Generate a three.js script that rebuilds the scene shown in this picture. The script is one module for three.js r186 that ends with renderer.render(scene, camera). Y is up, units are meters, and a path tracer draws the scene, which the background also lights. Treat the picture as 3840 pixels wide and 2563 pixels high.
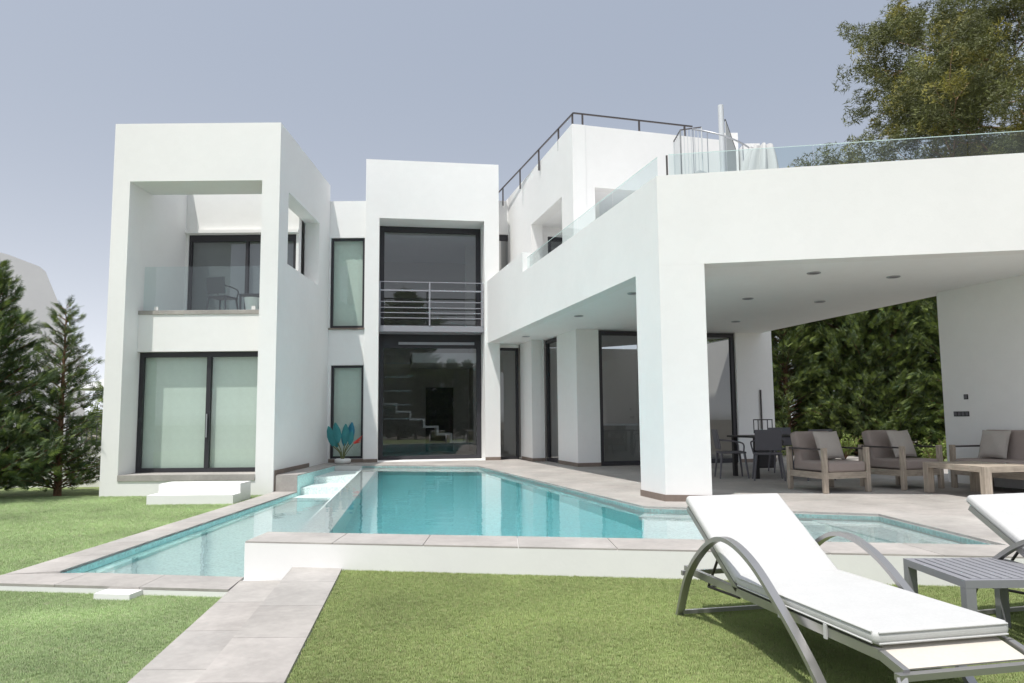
import * as THREE from 'three';
import { mergeGeometries } from 'three/addons/utils/BufferGeometryUtils.js';
import { RoundedBoxGeometry } from 'three/addons/geometries/RoundedBoxGeometry.js';

// ---------------------------------------------------------------- camera, sky, sun, exposure
const scene = new THREE.Scene();
const camera = new THREE.PerspectiveCamera(48.32, 1024 / 683, 0.05, 2000);
camera.rotation.order = 'YXZ';
camera.position.set(0, 1.5, 0);
camera.rotation.set(THREE.MathUtils.degToRad(5.8046), 0, THREE.MathUtils.degToRad(-0.5197));

const SUN = new THREE.Vector3(-0.2, 1, 0.36).normalize();
const renderer = new THREE.WebGLRenderer({ antialias: true });
renderer.toneMapping = THREE.LinearToneMapping;
renderer.toneMappingExposure = 1.37;
renderer.shadowMap.enabled = true;

{ // hazy summer sky: pale near the horizon, greyer blue higher up, a bright haze round the sun
  const w = 512, h = 256, d = new Float32Array(w * h * 4);
  const hor = [0.74, 0.765, 0.81], mid = [0.15, 0.192, 0.275], top = [0.15, 0.19, 0.27];
  for (let j = 0; j < h; j++) for (let i = 0; i < w; i++) {
    const el = ((j + 0.5) / h - 0.5) * Math.PI, az = ((i + 0.5) / w - 0.5) * 2 * Math.PI;
    const v = new THREE.Vector3(Math.cos(el) * Math.cos(az), Math.sin(el), Math.cos(el) * Math.sin(az));
    const e = Math.max(0, el) / (Math.PI / 2);
    const a = Math.min(1, e / 0.33), b = Math.max(0, (e - 0.33) / 0.67);
    const sd = Math.acos(Math.min(1, Math.max(-1, v.dot(SUN))));
    const glow = 1.25 * Math.exp(-sd / 0.45) + 0.24 * Math.exp(-sd / 1.1);
    const o = (j * w + i) * 4;
    for (let k = 0; k < 3; k++) {
      let c = mid[k] + (hor[k] - mid[k]) * Math.exp(-Math.max(0, el) / 0.17);
      c = c + (top[k] - c) * b;
      c += glow * [0.99, 0.99, 0.98][k];
      if (el < 0) c = [0.36, 0.36, 0.34][k];
      d[o + k] = c;
    }
    d[o + 3] = 1;
  }
  const t = new THREE.DataTexture(d, w, h, THREE.RGBAFormat, THREE.FloatType);
  t.mapping = THREE.EquirectangularReflectionMapping;
  t.magFilter = t.minFilter = THREE.LinearFilter;
  t.needsUpdate = true;
  scene.background = t; scene.environment = t;
}
const sun = new THREE.DirectionalLight(new THREE.Color().setRGB(1.0, 0.96, 0.90), 2.95);
sun.position.copy(SUN).multiplyScalar(60);
sun.castShadow = true; sun.shadow.radius = 1.2;
sun.shadow.mapSize.set(4096, 4096);
Object.assign(sun.shadow.camera, { left: -26, right: 26, top: 26, bottom: -26, near: 1, far: 140 });
scene.add(sun);

// ---------------------------------------------------------------- random, noise, textures
let seed = 12345;
const rnd = () => { seed |= 0; seed = (seed + 0x6D2B79F5) | 0; let t = Math.imul(seed ^ (seed >>> 15), 1 | seed); t = (t + Math.imul(t ^ (t >>> 7), 61 | t)) ^ t; return ((t ^ (t >>> 14)) >>> 0) / 4294967296; };
const rr = (a, b) => a + (b - a) * rnd();
const hash = (x, y, s) => { let n = Math.imul(x, 374761393) + Math.imul(y, 668265263) + Math.imul(s, 974634777); n = Math.imul(n ^ (n >>> 13), 1274126177); return ((n ^ (n >>> 16)) >>> 0) / 4294967296; };
function vnoise(x, y, p, s) { // tileable value noise, period p
  const xi = Math.floor(x), yi = Math.floor(y), fx = x - xi, fy = y - yi, u = fx * fx * (3 - 2 * fx), v = fy * fy * (3 - 2 * fy);
  const m = (a) => ((a % p) + p) % p, g = (a, b) => hash(m(a), m(b), s);
  return (g(xi, yi) * (1 - u) + g(xi + 1, yi) * u) * (1 - v) + (g(xi, yi + 1) * (1 - u) + g(xi + 1, yi + 1) * u) * v;
}
const fbm = (u, v, f, oct, s) => { let a = 0, w = 0.5, t = 0; for (let o = 0; o < oct; o++) { a += w * vnoise(u * f, v * f, f, s + o); t += w; w *= 0.55; f *= 2; } return a / t; };
function tex(n, metres, fn, srgb = true) { // fn(u,v) -> [r,g,b] in 0..1, covers `metres` a side
  const d = new Uint8Array(n * n * 4);
  for (let j = 0; j < n; j++) for (let i = 0; i < n; i++) {
    const c = fn(i / n, j / n), o = (j * n + i) * 4;
    for (let k = 0; k < 3; k++) d[o + k] = Math.max(0, Math.min(255, Math.round((Array.isArray(c) ? c[k] : c) * 255)));
    d[o + 3] = 255;
  }
  const t = new THREE.DataTexture(d, n, n);
  t.wrapS = t.wrapT = THREE.RepeatWrapping; t.magFilter = THREE.LinearFilter; t.minFilter = THREE.LinearMipmapLinearFilter; t.generateMipmaps = true;
  if (srgb) t.colorSpace = THREE.SRGBColorSpace;
  const m = Array.isArray(metres) ? metres : [metres, metres];
  t.repeat.set(1 / m[0], 1 / m[1]); t.needsUpdate = true;
  return t;
}
const lin = (r, g, b) => new THREE.Color().setRGB(r, g, b);
const std = (o) => new THREE.MeshStandardMaterial(o);
const phy = (o) => new THREE.MeshPhysicalMaterial(o);

const plasterMap = tex(512, 5, (u, v) => { const a = fbm(u, v, 3, 5, 1), b = fbm(u, v, 40, 3, 9); const k = 0.955 + 0.04 * a + 0.012 * (b - 0.5); return [k, k, k]; });
const plasterBump = tex(512, 1.5, (u, v) => 0.35 * fbm(u, v, 5, 3, 21) + 0.65 * fbm(u, v, 90, 3, 25), false);
const stoneMap = tex(512, 2.4, (u, v) => { const a = fbm(u, v, 4, 5, 31), b = fbm(u, v * 0.999, 60, 3, 35), s = fbm(u, v, 12, 3, 38); const k = 0.81 + 0.16 * (a - 0.5) + 0.07 * (b - 0.5) + 0.07 * (s - 0.5); return [k * 1.0, k * 0.975, k * 0.955]; });
const stoneBump = tex(256, 0.7, (u, v) => fbm(u, v, 40, 3, 41), false);
const turfMap = tex(512, 1.7, (u, v) => { const a = fbm(u, v, 5, 4, 51), b = fbm(u, v, 110, 2, 55), y = fbm(u, v, 60, 2, 58); const k = 0.62 + 0.34 * (b - 0.5) + 0.28 * (a - 0.5); return [k * (0.84 + 0.12 * y), k * 1.0, k * (0.60 + 0.1 * y)]; });
const turfBump = tex(512, 0.8, (u, v) => fbm(u, v, 120, 2, 61), false);
const mosaic = (c, j) => tex(512, 0.8, (u, v) => { // small glass mosaic, 32 tesserae to the 0.8 m
  const n = 32, x = u * n, y = v * n, fx = x - Math.floor(x), fy = y - Math.floor(y);
  const g = Math.min(fx, 1 - fx, fy, 1 - fy) < 0.06; const r = hash(Math.floor(x), Math.floor(y), 77);
  const k = 0.93 + 0.14 * (r - 0.5); return g ? j : c.map((q) => q * k);
});
const woodMap = tex(256, [0.6, 0.25], (u, v) => { const g = fbm(u, v, 8, 3, 81) * 0.4 + 0.6 * vnoise(u * 3, v * 64, 64, 85); const k = 0.72 + 0.3 * (g - 0.5); return [k, k * 0.955, k * 0.90]; });
const woodMapV = tex(256, [0.25, 0.6], (u, v) => { const g = fbm(u, v, 8, 3, 83) * 0.4 + 0.6 * vnoise(u * 64, v * 3, 64, 87); const k = 0.72 + 0.3 * (g - 0.5); return [k, k * 0.955, k * 0.90]; });
const clothBump = tex(256, 0.12, (u, v) => 0.5 + 0.25 * Math.sin(u * Math.PI * 2 * 40) + 0.25 * Math.sin(v * Math.PI * 2 * 40), false);
const fabricMap = tex(256, 0.5, (u, v) => { const k = 0.93 + 0.05 * fbm(u, v, 60, 3, 95) + 0.03 * fbm(u, v, 5, 3, 97); return [k, k, k]; });
const waterBump = tex(512, 3.2, (u, v) => 0.7 * fbm(u, v, 6, 3, 101) + 0.3 * fbm(u, v, 22, 2, 105), false);
const barkMap = tex(256, 0.8, (u, v) => { const k = 0.5 + 0.5 * fbm(u, v * 0.999, 14, 4, 111); return [k, k * 0.85, k * 0.72]; });

const M = {
  plaster: std({ color: lin(0.865, 0.86, 0.85), map: plasterMap, bumpMap: plasterBump, bumpScale: 0.0007, roughness: 0.92 }),
  ceiling: std({ color: lin(0.90, 0.90, 0.90), map: plasterMap, roughness: 0.95 }),
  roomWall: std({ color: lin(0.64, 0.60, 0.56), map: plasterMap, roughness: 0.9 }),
  stone: [0.585, 0.61, 0.57, 0.60].map((k, i) => std({ color: lin(k, k * [0.995, 0.985, 0.99, 1.0][i], k * [0.985, 0.97, 0.97, 0.985][i]), map: stoneMap, bumpMap: stoneBump, bumpScale: 0.0015, roughness: 0.78 })),
  skirting: std({ color: lin(0.33, 0.275, 0.24), map: stoneMap, roughness: 0.7 }),
  joint: std({ color: lin(0.62, 0.61, 0.59), roughness: 0.95 }),
  turf: std({ color: lin(0.80, 0.80, 0.80), map: turfMap, bumpMap: turfBump, bumpScale: 0.012, roughness: 1 }),
  soil: std({ color: lin(0.30, 0.28, 0.24), map: stoneMap, roughness: 1 }),
  deepTile: std({ color: lin(0.95, 0.95, 0.95), map: mosaic([0.84, 0.98, 0.985], [0.88, 0.98, 0.985]), roughness: 0.35 }),
  sideTile: std({ color: lin(0.95, 0.95, 0.95), map: mosaic([0.74, 0.95, 0.94], [0.80, 0.95, 0.94]), roughness: 0.35 }),
  paleTile: std({ color: lin(0.95, 0.95, 0.95), map: mosaic([0.90, 0.955, 0.945], [0.93, 0.96, 0.95]), roughness: 0.4 }),
  water: phy({ color: lin(1, 1, 1), attenuationColor: lin(0.60, 0.965, 0.995), attenuationDistance: 2.6, transmission: 1, thickness: 1, roughness: 0.0, ior: 1.28, bumpMap: waterBump, bumpScale: 0.004 }),
  frame: std({ color: lin(0.035, 0.034, 0.040), roughness: 0.45, metalness: 0.2 }),
  glass: phy({ color: lin(0.62, 0.66, 0.67), transmission: 1, thickness: 0, roughness: 0, ior: 1.95 }),
  paleGlass: phy({ color: lin(0.84, 0.90, 0.87), transmission: 1, thickness: 0, roughness: 0, ior: 1.7 }),
  clearGlass: phy({ color: lin(0.82, 0.90, 0.895), transmission: 1, thickness: 0, roughness: 0, ior: 1.6 }),
  glassEdge: std({ color: lin(0.55, 0.70, 0.68), roughness: 0.2 }),
  blind: std({ color: lin(0.72, 0.77, 0.73), map: fabricMap, roughness: 0.95 }),
  curtain: std({ color: lin(0.38, 0.38, 0.39), map: fabricMap, roughness: 0.95 }),
  steel: std({ color: lin(0.42, 0.43, 0.45), roughness: 0.38, metalness: 0.85 }),
  darkSteel: std({ color: lin(0.09, 0.09, 0.10), roughness: 0.5, metalness: 0.3 }),
  paleMetal: std({ color: lin(0.62, 0.64, 0.65), roughness: 0.5, metalness: 0.3 }),
  brownMetal: std({ color: lin(0.075, 0.065, 0.065), roughness: 0.5, metalness: 0.4 }),
  alu: std({ color: lin(0.38, 0.375, 0.375), roughness: 0.36, metalness: 0.75 }),
  tableAlu: std({ color: lin(0.33, 0.33, 0.36), roughness: 0.5, metalness: 0.4 }),
  whiteVinyl: std({ color: lin(0.565, 0.565, 0.56), map: fabricMap, bumpMap: clothBump, bumpScale: 0.0006, roughness: 0.7 }),
  sling: std({ color: lin(0.62, 0.575, 0.51), map: fabricMap, roughness: 0.85 }),
  wood: std({ color: lin(0.80, 0.755, 0.70), map: woodMap, roughness: 0.8 }),
  woodV: std({ color: lin(0.80, 0.755, 0.70), map: woodMapV, roughness: 0.8 }),
  taupe: std({ color: lin(0.36, 0.30, 0.275), map: fabricMap, bumpMap: clothBump, bumpScale: 0.001, roughness: 0.95 }),
  pillow: std({ color: lin(0.46, 0.42, 0.385), map: fabricMap, bumpMap: clothBump, bumpScale: 0.001, roughness: 0.95 }),
  black: std({ color: lin(0.022, 0.020, 0.022), roughness: 0.5 }),
  greyPlastic: std({ color: lin(0.13, 0.125, 0.14), roughness: 0.6 }),
  potWhite: std({ color: lin(0.75, 0.75, 0.73), roughness: 0.5 }),
  teal: phy({ color: lin(0.035, 0.235, 0.25), roughness: 0.5, transmission: 0.12, thickness: 0, side: THREE.DoubleSide }),
  tealBlue: phy({ color: lin(0.02, 0.19, 0.30), roughness: 0.5, transmission: 0.12, thickness: 0, side: THREE.DoubleSide }),
  stem: std({ color: lin(0.14, 0.16, 0.06), roughness: 0.7 }),
  red: std({ color: lin(0.62, 0.07, 0.05), roughness: 0.6, side: THREE.DoubleSide }),
  bark: std({ color: lin(0.30, 0.24, 0.20), map: barkMap, roughness: 1 }),
  paleBark: std({ color: lin(0.80, 0.72, 0.65), map: barkMap, roughness: 1 }),
  leaf: phy({ color: lin(1, 1, 1), vertexColors: true, roughness: 0.85, transmission: 0.3, thickness: 0, side: THREE.DoubleSide }),
  blade: phy({ color: lin(1, 1, 1), roughness: 0.8, transmission: 0.12, thickness: 0, side: THREE.DoubleSide }),
};

// ---------------------------------------------------------------- helpers
const taken = {};
const numbered = (n) => { taken[n] = (taken[n] ?? -1) + 1; return taken[n] ? `${n}_${String(taken[n]).padStart(3, '0')}` : n; };
const V = (x, y, z) => new THREE.Vector3(x, y, z);
function prep(g) { g = g.index ? g.toNonIndexed() : g; for (const k of Object.keys(g.attributes)) if (!['position', 'normal', 'uv'].includes(k)) g.deleteAttribute(k); if (!g.attributes.normal) g.computeVertexNormals(); return g; }
function boxUV(g) { // uv in metres from the dominant axis of each triangle
  const p = g.attributes.position, n = p.count, uv = new Float32Array(n * 2), a = V(), b = V(), c = V(), e = V();
  for (let i = 0; i < n; i += 3) {
    a.fromBufferAttribute(p, i); b.fromBufferAttribute(p, i + 1); c.fromBufferAttribute(p, i + 2);
    e.copy(b).sub(a).cross(c.clone().sub(a)); const x = Math.abs(e.x), y = Math.abs(e.y), z = Math.abs(e.z);
    [a, b, c].forEach((q, k) => { const o = (i + k) * 2; if (y >= x && y >= z) { uv[o] = q.x; uv[o + 1] = q.z; } else if (x > z) { uv[o] = q.z; uv[o + 1] = q.y; } else { uv[o] = q.x; uv[o + 1] = q.y; } });
  }
  g.setAttribute('uv', new THREE.BufferAttribute(uv, 2)); return g;
}
const join = (list) => { list = list.map(prep); return boxUV(list.length > 1 ? mergeGeometries(list) : list[0]); };
function obj(name, geos, mat, parent = scene) {
  const m = new THREE.Mesh(join(Array.isArray(geos) ? geos : [geos]), mat);
  m.name = parent === scene ? numbered(name) : name; m.castShadow = m.receiveShadow = true; parent.add(m); return m;
}
function group(name, parent = scene) { const g = new THREE.Group(); g.name = parent === scene ? numbered(name) : name; parent.add(g); return g; }
function tag(o, label, category, grp) { o.userData.label = label; o.userData.category = category; if (grp) o.userData.group = grp; return o; }
function struct(o, kind = 'structure') { o.userData.kind = kind; return o; }
function settle(g, base) { // moves a group whose children are in world metres to its base
  if (!base) { const b = new THREE.Box3().setFromObject(g); base = V((b.min.x + b.max.x) / 2, b.min.y, (b.min.z + b.max.z) / 2); }
  g.position.copy(base); for (const c of g.children) c.position.sub(base); return g;
}
const box = (x0, x1, y0, y1, z0, z1) => { const g = new THREE.BoxGeometry(Math.abs(x1 - x0), Math.abs(y1 - y0), Math.abs(z1 - z0)); g.translate((x0 + x1) / 2, (y0 + y1) / 2, (z0 + z1) / 2); return g; };
const rbox = (w, h, d, r = 0.02, s = 3) => new RoundedBoxGeometry(w, h, d, s, r);
function prism(poly, y0, y1, bevel = 0) { // plan polygon [x,z] raised from y0 to y1
  const s = new THREE.Shape(poly.map(([x, z]) => new THREE.Vector2(x, -z)));
  const g = new THREE.ExtrudeGeometry(s, { depth: y1 - y0 - (bevel ? bevel : 0), bevelEnabled: bevel > 0, bevelThickness: bevel, bevelSize: bevel, bevelOffset: -bevel, bevelSegments: 1 });
  if (bevel) g.translate(0, 0, 0);
  g.rotateX(-Math.PI / 2); g.translate(0, y0, 0); return g;
}
const unit = (P, Q) => { const d = [Q[0] - P[0], Q[1] - P[1]], l = Math.hypot(...d); return [d[0] / l, d[1] / l, l]; };
const along = (P, Q, s, back = 0) => { const [dx, dz] = unit(P, Q); return [P[0] + dx * s + dz * back, P[1] + dz * s - dx * back]; };
function frame(P, Q) { const [dx, dz] = unit(P, Q); return new THREE.Matrix4().makeBasis(V(dx, 0, dz), V(0, 1, 0), V(-dz, 0, dx)).setPosition(P[0], 0, P[1]); }
function wall(P, Q, y0, y1, th, holes = []) { // front face on P-Q (left to right seen from outside), rectangular holes [s0,s1,ya,yb]
  const L = unit(P, Q)[2], s = new THREE.Shape([[0, y0], [L, y0], [L, y1], [0, y1]].map((q) => new THREE.Vector2(...q)));
  for (const [a, b, c, d] of holes) s.holes.push(new THREE.Path([[a, c], [a, d], [b, d], [b, c]].map((q) => new THREE.Vector2(...q))));
  const g = new THREE.ExtrudeGeometry(s, { depth: th, bevelEnabled: false }); g.translate(0, 0, -th); g.applyMatrix4(frame(P, Q)); return g;
}
function bar(a, b, r, seg = 8) { const d = b.clone().sub(a), g = new THREE.CylinderGeometry(r, r, d.length(), seg); g.applyQuaternion(new THREE.Quaternion().setFromUnitVectors(V(0, 1, 0), d.clone().normalize())); g.translate(...a.clone().add(b).multiplyScalar(0.5).toArray()); return g; }
function cone(a, b, r0, r1, seg = 7) { const d = b.clone().sub(a), g = new THREE.CylinderGeometry(r1, r0, d.length(), seg, 1, true); g.applyQuaternion(new THREE.Quaternion().setFromUnitVectors(V(0, 1, 0), d.clone().normalize())); g.translate(...a.clone().add(b).multiplyScalar(0.5).toArray()); return g; }
function beam(a, b, w, h) { // rectangular bar from a to b, h in the vertical plane
  const d = b.clone().sub(a), L = d.length(), x = d.clone().normalize(), s = Math.abs(x.y) > 0.98 ? V(1, 0, 0) : V(0, 1, 0).cross(x).normalize(), u = x.clone().cross(s);
  const g = new THREE.BoxGeometry(L, h, w); g.applyMatrix4(new THREE.Matrix4().makeBasis(x, u, s.clone().negate()).setPosition(a.clone().add(b).multiplyScalar(0.5))); return g;
}
function pane(P, Q, s0, s1, y0, y1, back) { const g = new THREE.PlaneGeometry(s1 - s0, y1 - y0); g.translate((s0 + s1) / 2, (y0 + y1) / 2, -back); g.applyMatrix4(frame(P, Q)); return g; }
function lbox(P, Q, s0, s1, y0, y1, b0, b1) { const g = box(s0, s1, y0, y1, -b1, -b0); g.applyMatrix4(frame(P, Q)); return g; }
function clip(poly, p, n) { // keep the side where (q-p).n <= 0
  const o = []; for (let i = 0; i < poly.length; i++) { const a = poly[i], b = poly[(i + 1) % poly.length], da = (a[0] - p[0]) * n[0] + (a[1] - p[1]) * n[1], db = (b[0] - p[0]) * n[0] + (b[1] - p[1]) * n[1];
    if (da <= 0) o.push(a); if (da * db < 0) { const t = da / (da - db); o.push([a[0] + (b[0] - a[0]) * t, a[1] + (b[1] - a[1]) * t]); } } return o;
}
const area = (p) => { let a = 0; p.forEach((q, i) => { const r = p[(i + 1) % p.length]; a += q[0] * r[1] - r[0] * q[1]; }); return Math.abs(a) / 2; };
function tiles(poly, org, yaw, w, l, y0, y1, name, parent, stagger = 0.5, gap = 0.004) { // slabs of a running pattern cut to the polygon, each a mesh
  const c = Math.cos(yaw), s = Math.sin(yaw), to = ([x, z]) => { const dx = x - org[0], dz = z - org[1]; return [dx * c + dz * s, -dx * s + dz * c]; }, fr = ([a, b]) => [org[0] + a * c - b * s, org[1] + a * s + b * c];
  const q = poly.map(to), xs = q.map((p) => p[0]), zs = q.map((p) => p[1]);
  for (let j = Math.floor(Math.min(...zs) / w); j * w < Math.max(...zs); j++) {
    const off = (((j * stagger) % 1) + 1) % 1 * l;
    for (let i = Math.floor((Math.min(...xs) - off) / l); i * l + off < Math.max(...xs); i++) {
      const a0 = i * l + off + gap / 2, a1 = a0 + l - gap, b0 = j * w + gap / 2, b1 = b0 + w - gap;
      let p = clip(q, [a0, 0], [-1, 0]); p = clip(p, [a1, 0], [1, 0]); p = clip(p, [0, b0], [0, -1]); p = clip(p, [0, b1], [0, 1]);
      if (p.length < 3 || area(p) < 0.01) continue;
      const cl = []; p.forEach((e) => { const t = cl[cl.length - 1]; if (!t || Math.hypot(t[0] - e[0], t[1] - e[1]) > 0.002) cl.push(e); });
      if (cl.length < 3) continue;
      obj(name, prism(cl.map(fr), y0, y1), M.stone[Math.floor(rnd() * 4)], parent);
    }
  }
}
console.log('helpers ready');

// ---------------------------------------------------------------- plan (metres): x right, z towards the viewer, y = 0 the lower lawn
const DECK = 0.408, WATER = 0.335, CEIL = 3.543, PAR = 4.79;
const T1 = [-3.893, -19.97], T2 = [-0.331, -20.543];                 // stair tower front
const N = [1.996, -10.131], F = [-0.667, -20.49], RR = [8.6, -8.977];// canopy corner, far end at the tower, far right
const W = [1.33, -15.81], W2 = [-0.30, -22.2], W3 = [5.0, -16.91];   // upper wing corner, back, right
const FW0 = [-2.46, -7.11], FW1 = [9.5, -5.02];                      // white wall along the front of the pool
const FB0 = [-2.44, -7.70], FB1 = [4.15, -6.54];                     // its water side
const PB = [-0.84, -18.2], PR = [1.62, -9.61], PQ = [4.08, -8.66];   // pool corners on the deck
const PL = [-3.72, -18.93];
const BL = -4.40, BO = -4.84;                                        // basin: left inner and outer coping edges
const UPX = -15.72;                                                  // where the left coping steps up to the deck

// ---------------------------------------------------------------- ground, lawns, path
{
  const s = new THREE.Shape([[-300, -300], [300, -300], [300, 300], [-300, 300]].map((q) => new THREE.Vector2(...q)));
  s.holes.push(new THREE.Path([[-4.8, 7.2], [-2.4, 6.9], [4.5, 6.2], [4.5, 20], [-4.8, 20]].map((q) => new THREE.Vector2(...q))));
  const g = new THREE.ShapeGeometry(s); g.rotateX(-Math.PI / 2); g.translate(0, -0.12, 0);
  struct(obj('ground', g, M.soil));
}
const pathL = (z) => -2.48 + (z + 7.15) * 0.1223, pathM = (z) => -2.02 + (z + 7.13) * 0.1265, pathR = (z) => -1.55 + (z + 7.1) * 0.125;
const lowLawn = [[-18, 9], [pathL(9), 9], [pathL(-6.68), -6.70], [-4.90, -7.06], [BO, -7.4], [BO, -15.7], [-18, -15.7]];
const lowLawnBack = [[-18, -15.7], [-8.39, -15.7], [-8.39, -26], [-18, -26]];
const highLawn = [[pathR(9), 9], [18, 9], [18, -3.3], [FW1[0], FW1[1] + 0.02], [pathR(-6.93), -6.95]];
struct(obj('lawn', [prism(lowLawn, -0.1, 0), prism(lowLawnBack, -0.1, 0)], M.turf));
struct(obj('lawn', prism(highLawn, -0.1, 0.17), M.turf));
struct(obj('rear_lawn', prism([[6.95, -19.3], [30, -14], [30, -30], [6.95, -30]], -0.1, 0.38), M.turf));

{ // turf fibres: an artificial lawn nobody could count
  const bl = []; for (let k = 0; k < 5; k++) {
    const a = k * 1.256 + 0.4, l = 0.6 + 0.4 * hash(k, 3, 7), w = 0.085, c = Math.cos(a), s = Math.sin(a), t = 0.55;
    const p = [[c * 0.1 - s * w, 0, s * 0.1 + c * w], [c * 0.1 + s * w, 0, s * 0.1 - c * w], [c * (0.1 + t), l, s * (0.1 + t)]];
    const g = new THREE.BufferGeometry(); g.setAttribute('position', new THREE.Float32BufferAttribute(p.flat(), 3)); g.computeVertexNormals(); g.setAttribute('uv', new THREE.Float32BufferAttribute([0, 0, 1, 0, 0, 1], 2)); bl.push(g);
  }
  const geo = mergeGeometries(bl);
  const inside = (x, z, p) => { let c = false; for (let i = 0, j = p.length - 1; i < p.length; j = i++) if ((p[i][1] > z) !== (p[j][1] > z) && x < (p[j][0] - p[i][0]) * (z - p[i][1]) / (p[j][1] - p[i][1]) + p[i][0]) c = !c; return c; };
  const mk = (poly, y, list, label, tint) => {
    const mats = [], cols = [], m = new THREE.Matrix4(), q = new THREE.Quaternion(), e = new THREE.Euler();
    for (const [x0, x1, z0, z1, n, size] of list) for (let i = 0; i < n; i++) {
      const x = rr(x0, x1), z = rr(z0, z1); if (!inside(x, z, poly)) { rnd(); continue; }
      
      const k = size * rr(0.7, 1.25); e.set(rr(-0.35, 0.35), rr(0, 6.28), rr(-0.35, 0.35)); q.setFromEuler(e);
      mats.push(m.compose(V(x, y - 0.004, z), q, V(k, k * 0.85, k)).clone());
      const patch = fbm(x / 14 + 0.5, z / 14 + 0.5, 16, 3, 201), t = rnd(), d = t < 0.14;
      const v = (0.66 + 0.70 * patch) * rr(0.86, 1.14);
      cols.push(d ? lin(0.46 * v * tint[0], 0.47 * v * tint[1], 0.25 * v * tint[2]) : lin(0.37 * v * tint[0], 0.47 * v * tint[1], 0.185 * v * tint[2]));
    }
    const im = new THREE.InstancedMesh(geo, M.blade, mats.length); im.name = numbered('turf_fibres');
    mats.forEach((a, i) => { im.setMatrixAt(i, a); im.setColorAt(i, cols[i]); }); im.castShadow = im.receiveShadow = true;
    tag(struct(im, 'stuff'), label, 'grass'); scene.add(im);
  };
  mk(lowLawn, 0, [[-7, -1, -7.1, -2.0, 270000, 0.025], [-14, -4.8, -15.7, -6.8, 190000, 0.036], [-11, -7, -7, -2, 60000, 0.034]], 'short green artificial turf left of the pale paved path', [1.03, 1.06, 1.28]);
  mk(highLawn, 0.17, [[-1.6, 4.6, -7.0, -2.0, 340000, 0.023], [4.6, 9, -6.5, -2, 100000, 0.028]], 'short green artificial turf under the sun loungers', [0.80, 0.775, 0.72]);
}
{ // paved path: two rows of slabs, the right one a step higher
  const g = struct(group('paved_path'));
  obj('edge', prism([[pathL(-7.15), -7.15], [pathM(-7.10), -7.10], [pathM(4), 4], [pathL(4), 4]], -0.08, 0.052), M.plaster, g);
  obj('edge', prism([[pathM(-7.10) + 0.004, -7.10], [pathR(-6.95), -6.95], [pathR(4), 4], [pathM(4) + 0.004, 4]], -0.08, 0.168), M.plaster, g);
  const row = (fa, fb, y, z0, step, ins) => { for (let z = z0; z < 4; z += step) { const a = Math.max(z, -7.1) + 0.003, b = z + step - 0.003; obj('paving_slab', prism([[fa(a) + ins, a], [fb(a) - 0.003, a], [fb(b) - 0.003, b], [fa(b) + ins, b]], y - 0.02, y), M.stone[Math.floor(rnd() * 4)], g); } };
  row(pathL, pathM, 0.072, -7.04, 0.82, 0); row(pathM, pathR, 0.190, -7.19, 0.80, 0.008);
}
console.log('ground');

// ---------------------------------------------------------------- pool, deck, copings
{
  const g = struct(group('pool_deck'));
  const back = [[BO, -18.98], PL, PB, [-0.3, -21.5], [BO, -20.1]];
  const right = [PB, PR, PQ, FB1, [4.2, -5.95], [FW1[0], -5.02], [9.5, -22], [-0.3, -21.5]];
  obj('deck_base', prism(back, 0.0, DECK - 0.024), M.joint, g);
  obj('deck_base', prism(right, 0.0, DECK - 0.024), M.joint, g);
  const yaw = -0.172;
  tiles(back, [-4.8, -19], yaw, 0.6, 1.2, DECK - 0.022, DECK, 'deck_tile', g);
  tiles(right, [0, -10], yaw, 0.6, 1.2, DECK - 0.022, DECK, 'deck_tile', g);
  // raised strip on the left
  obj('deck_base', prism([[BO, UPX], [BL, UPX], [BL, -18.98], [BO, -18.98]], -0.6, DECK - 0.024), M.joint, g);
  for (let z = UPX; z > -18.9; z -= 1.09) obj('coping_slab', prism([[BO, z - 0.003], [BL, z - 0.003], [BL, z - 1.087], [BO, z - 1.087]], DECK - 0.022, DECK), M.stone[Math.floor(rnd() * 4)], g);
  obj('step_face', box(BO, BL, 0.071, DECK - 0.024, UPX, UPX + 0.015), M.stone[2], g);
}
{ // white wall along the front of the pool, stone coping on top
  const g = struct(group('pool_wall'));
  const fb = [FB0, FB1, [4.2, -5.95], FW0];
  obj('wall', prism([FW0, FW1, along(FW0, FW1, 12.1, 0.3), along(FW0, FW1, 0, 0.3)], -0.1, DECK - 0.013), M.plaster, g);
  obj('wall', prism([along(FW0, FW1, 0, 0.304), along(FW0, FW1, 6.75, 0.304), FB1, FB0], -0.6, DECK - 0.013), M.plaster, g);
  const [dx, dz] = unit(FW0, FW1); const L = 6.78, n = 8;
  for (let i = 0; i < n; i++) { const a = i / n, b = (i + 1) / n, m = (P, Q, t) => [P[0] + (Q[0] - P[0]) * t, P[1] + (Q[1] - P[1]) * t]; const e = 0.0005, F9 = [4.2, -5.95];
    obj('coping_slab', prism([m(FW0, F9, a + e), m(FW0, F9, b - e), m(FB0, FB1, b - e), m(FB0, FB1, a + e)], DECK - 0.012, DECK + 0.001), M.stone[Math.floor(rnd() * 4)], g); }
}
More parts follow.
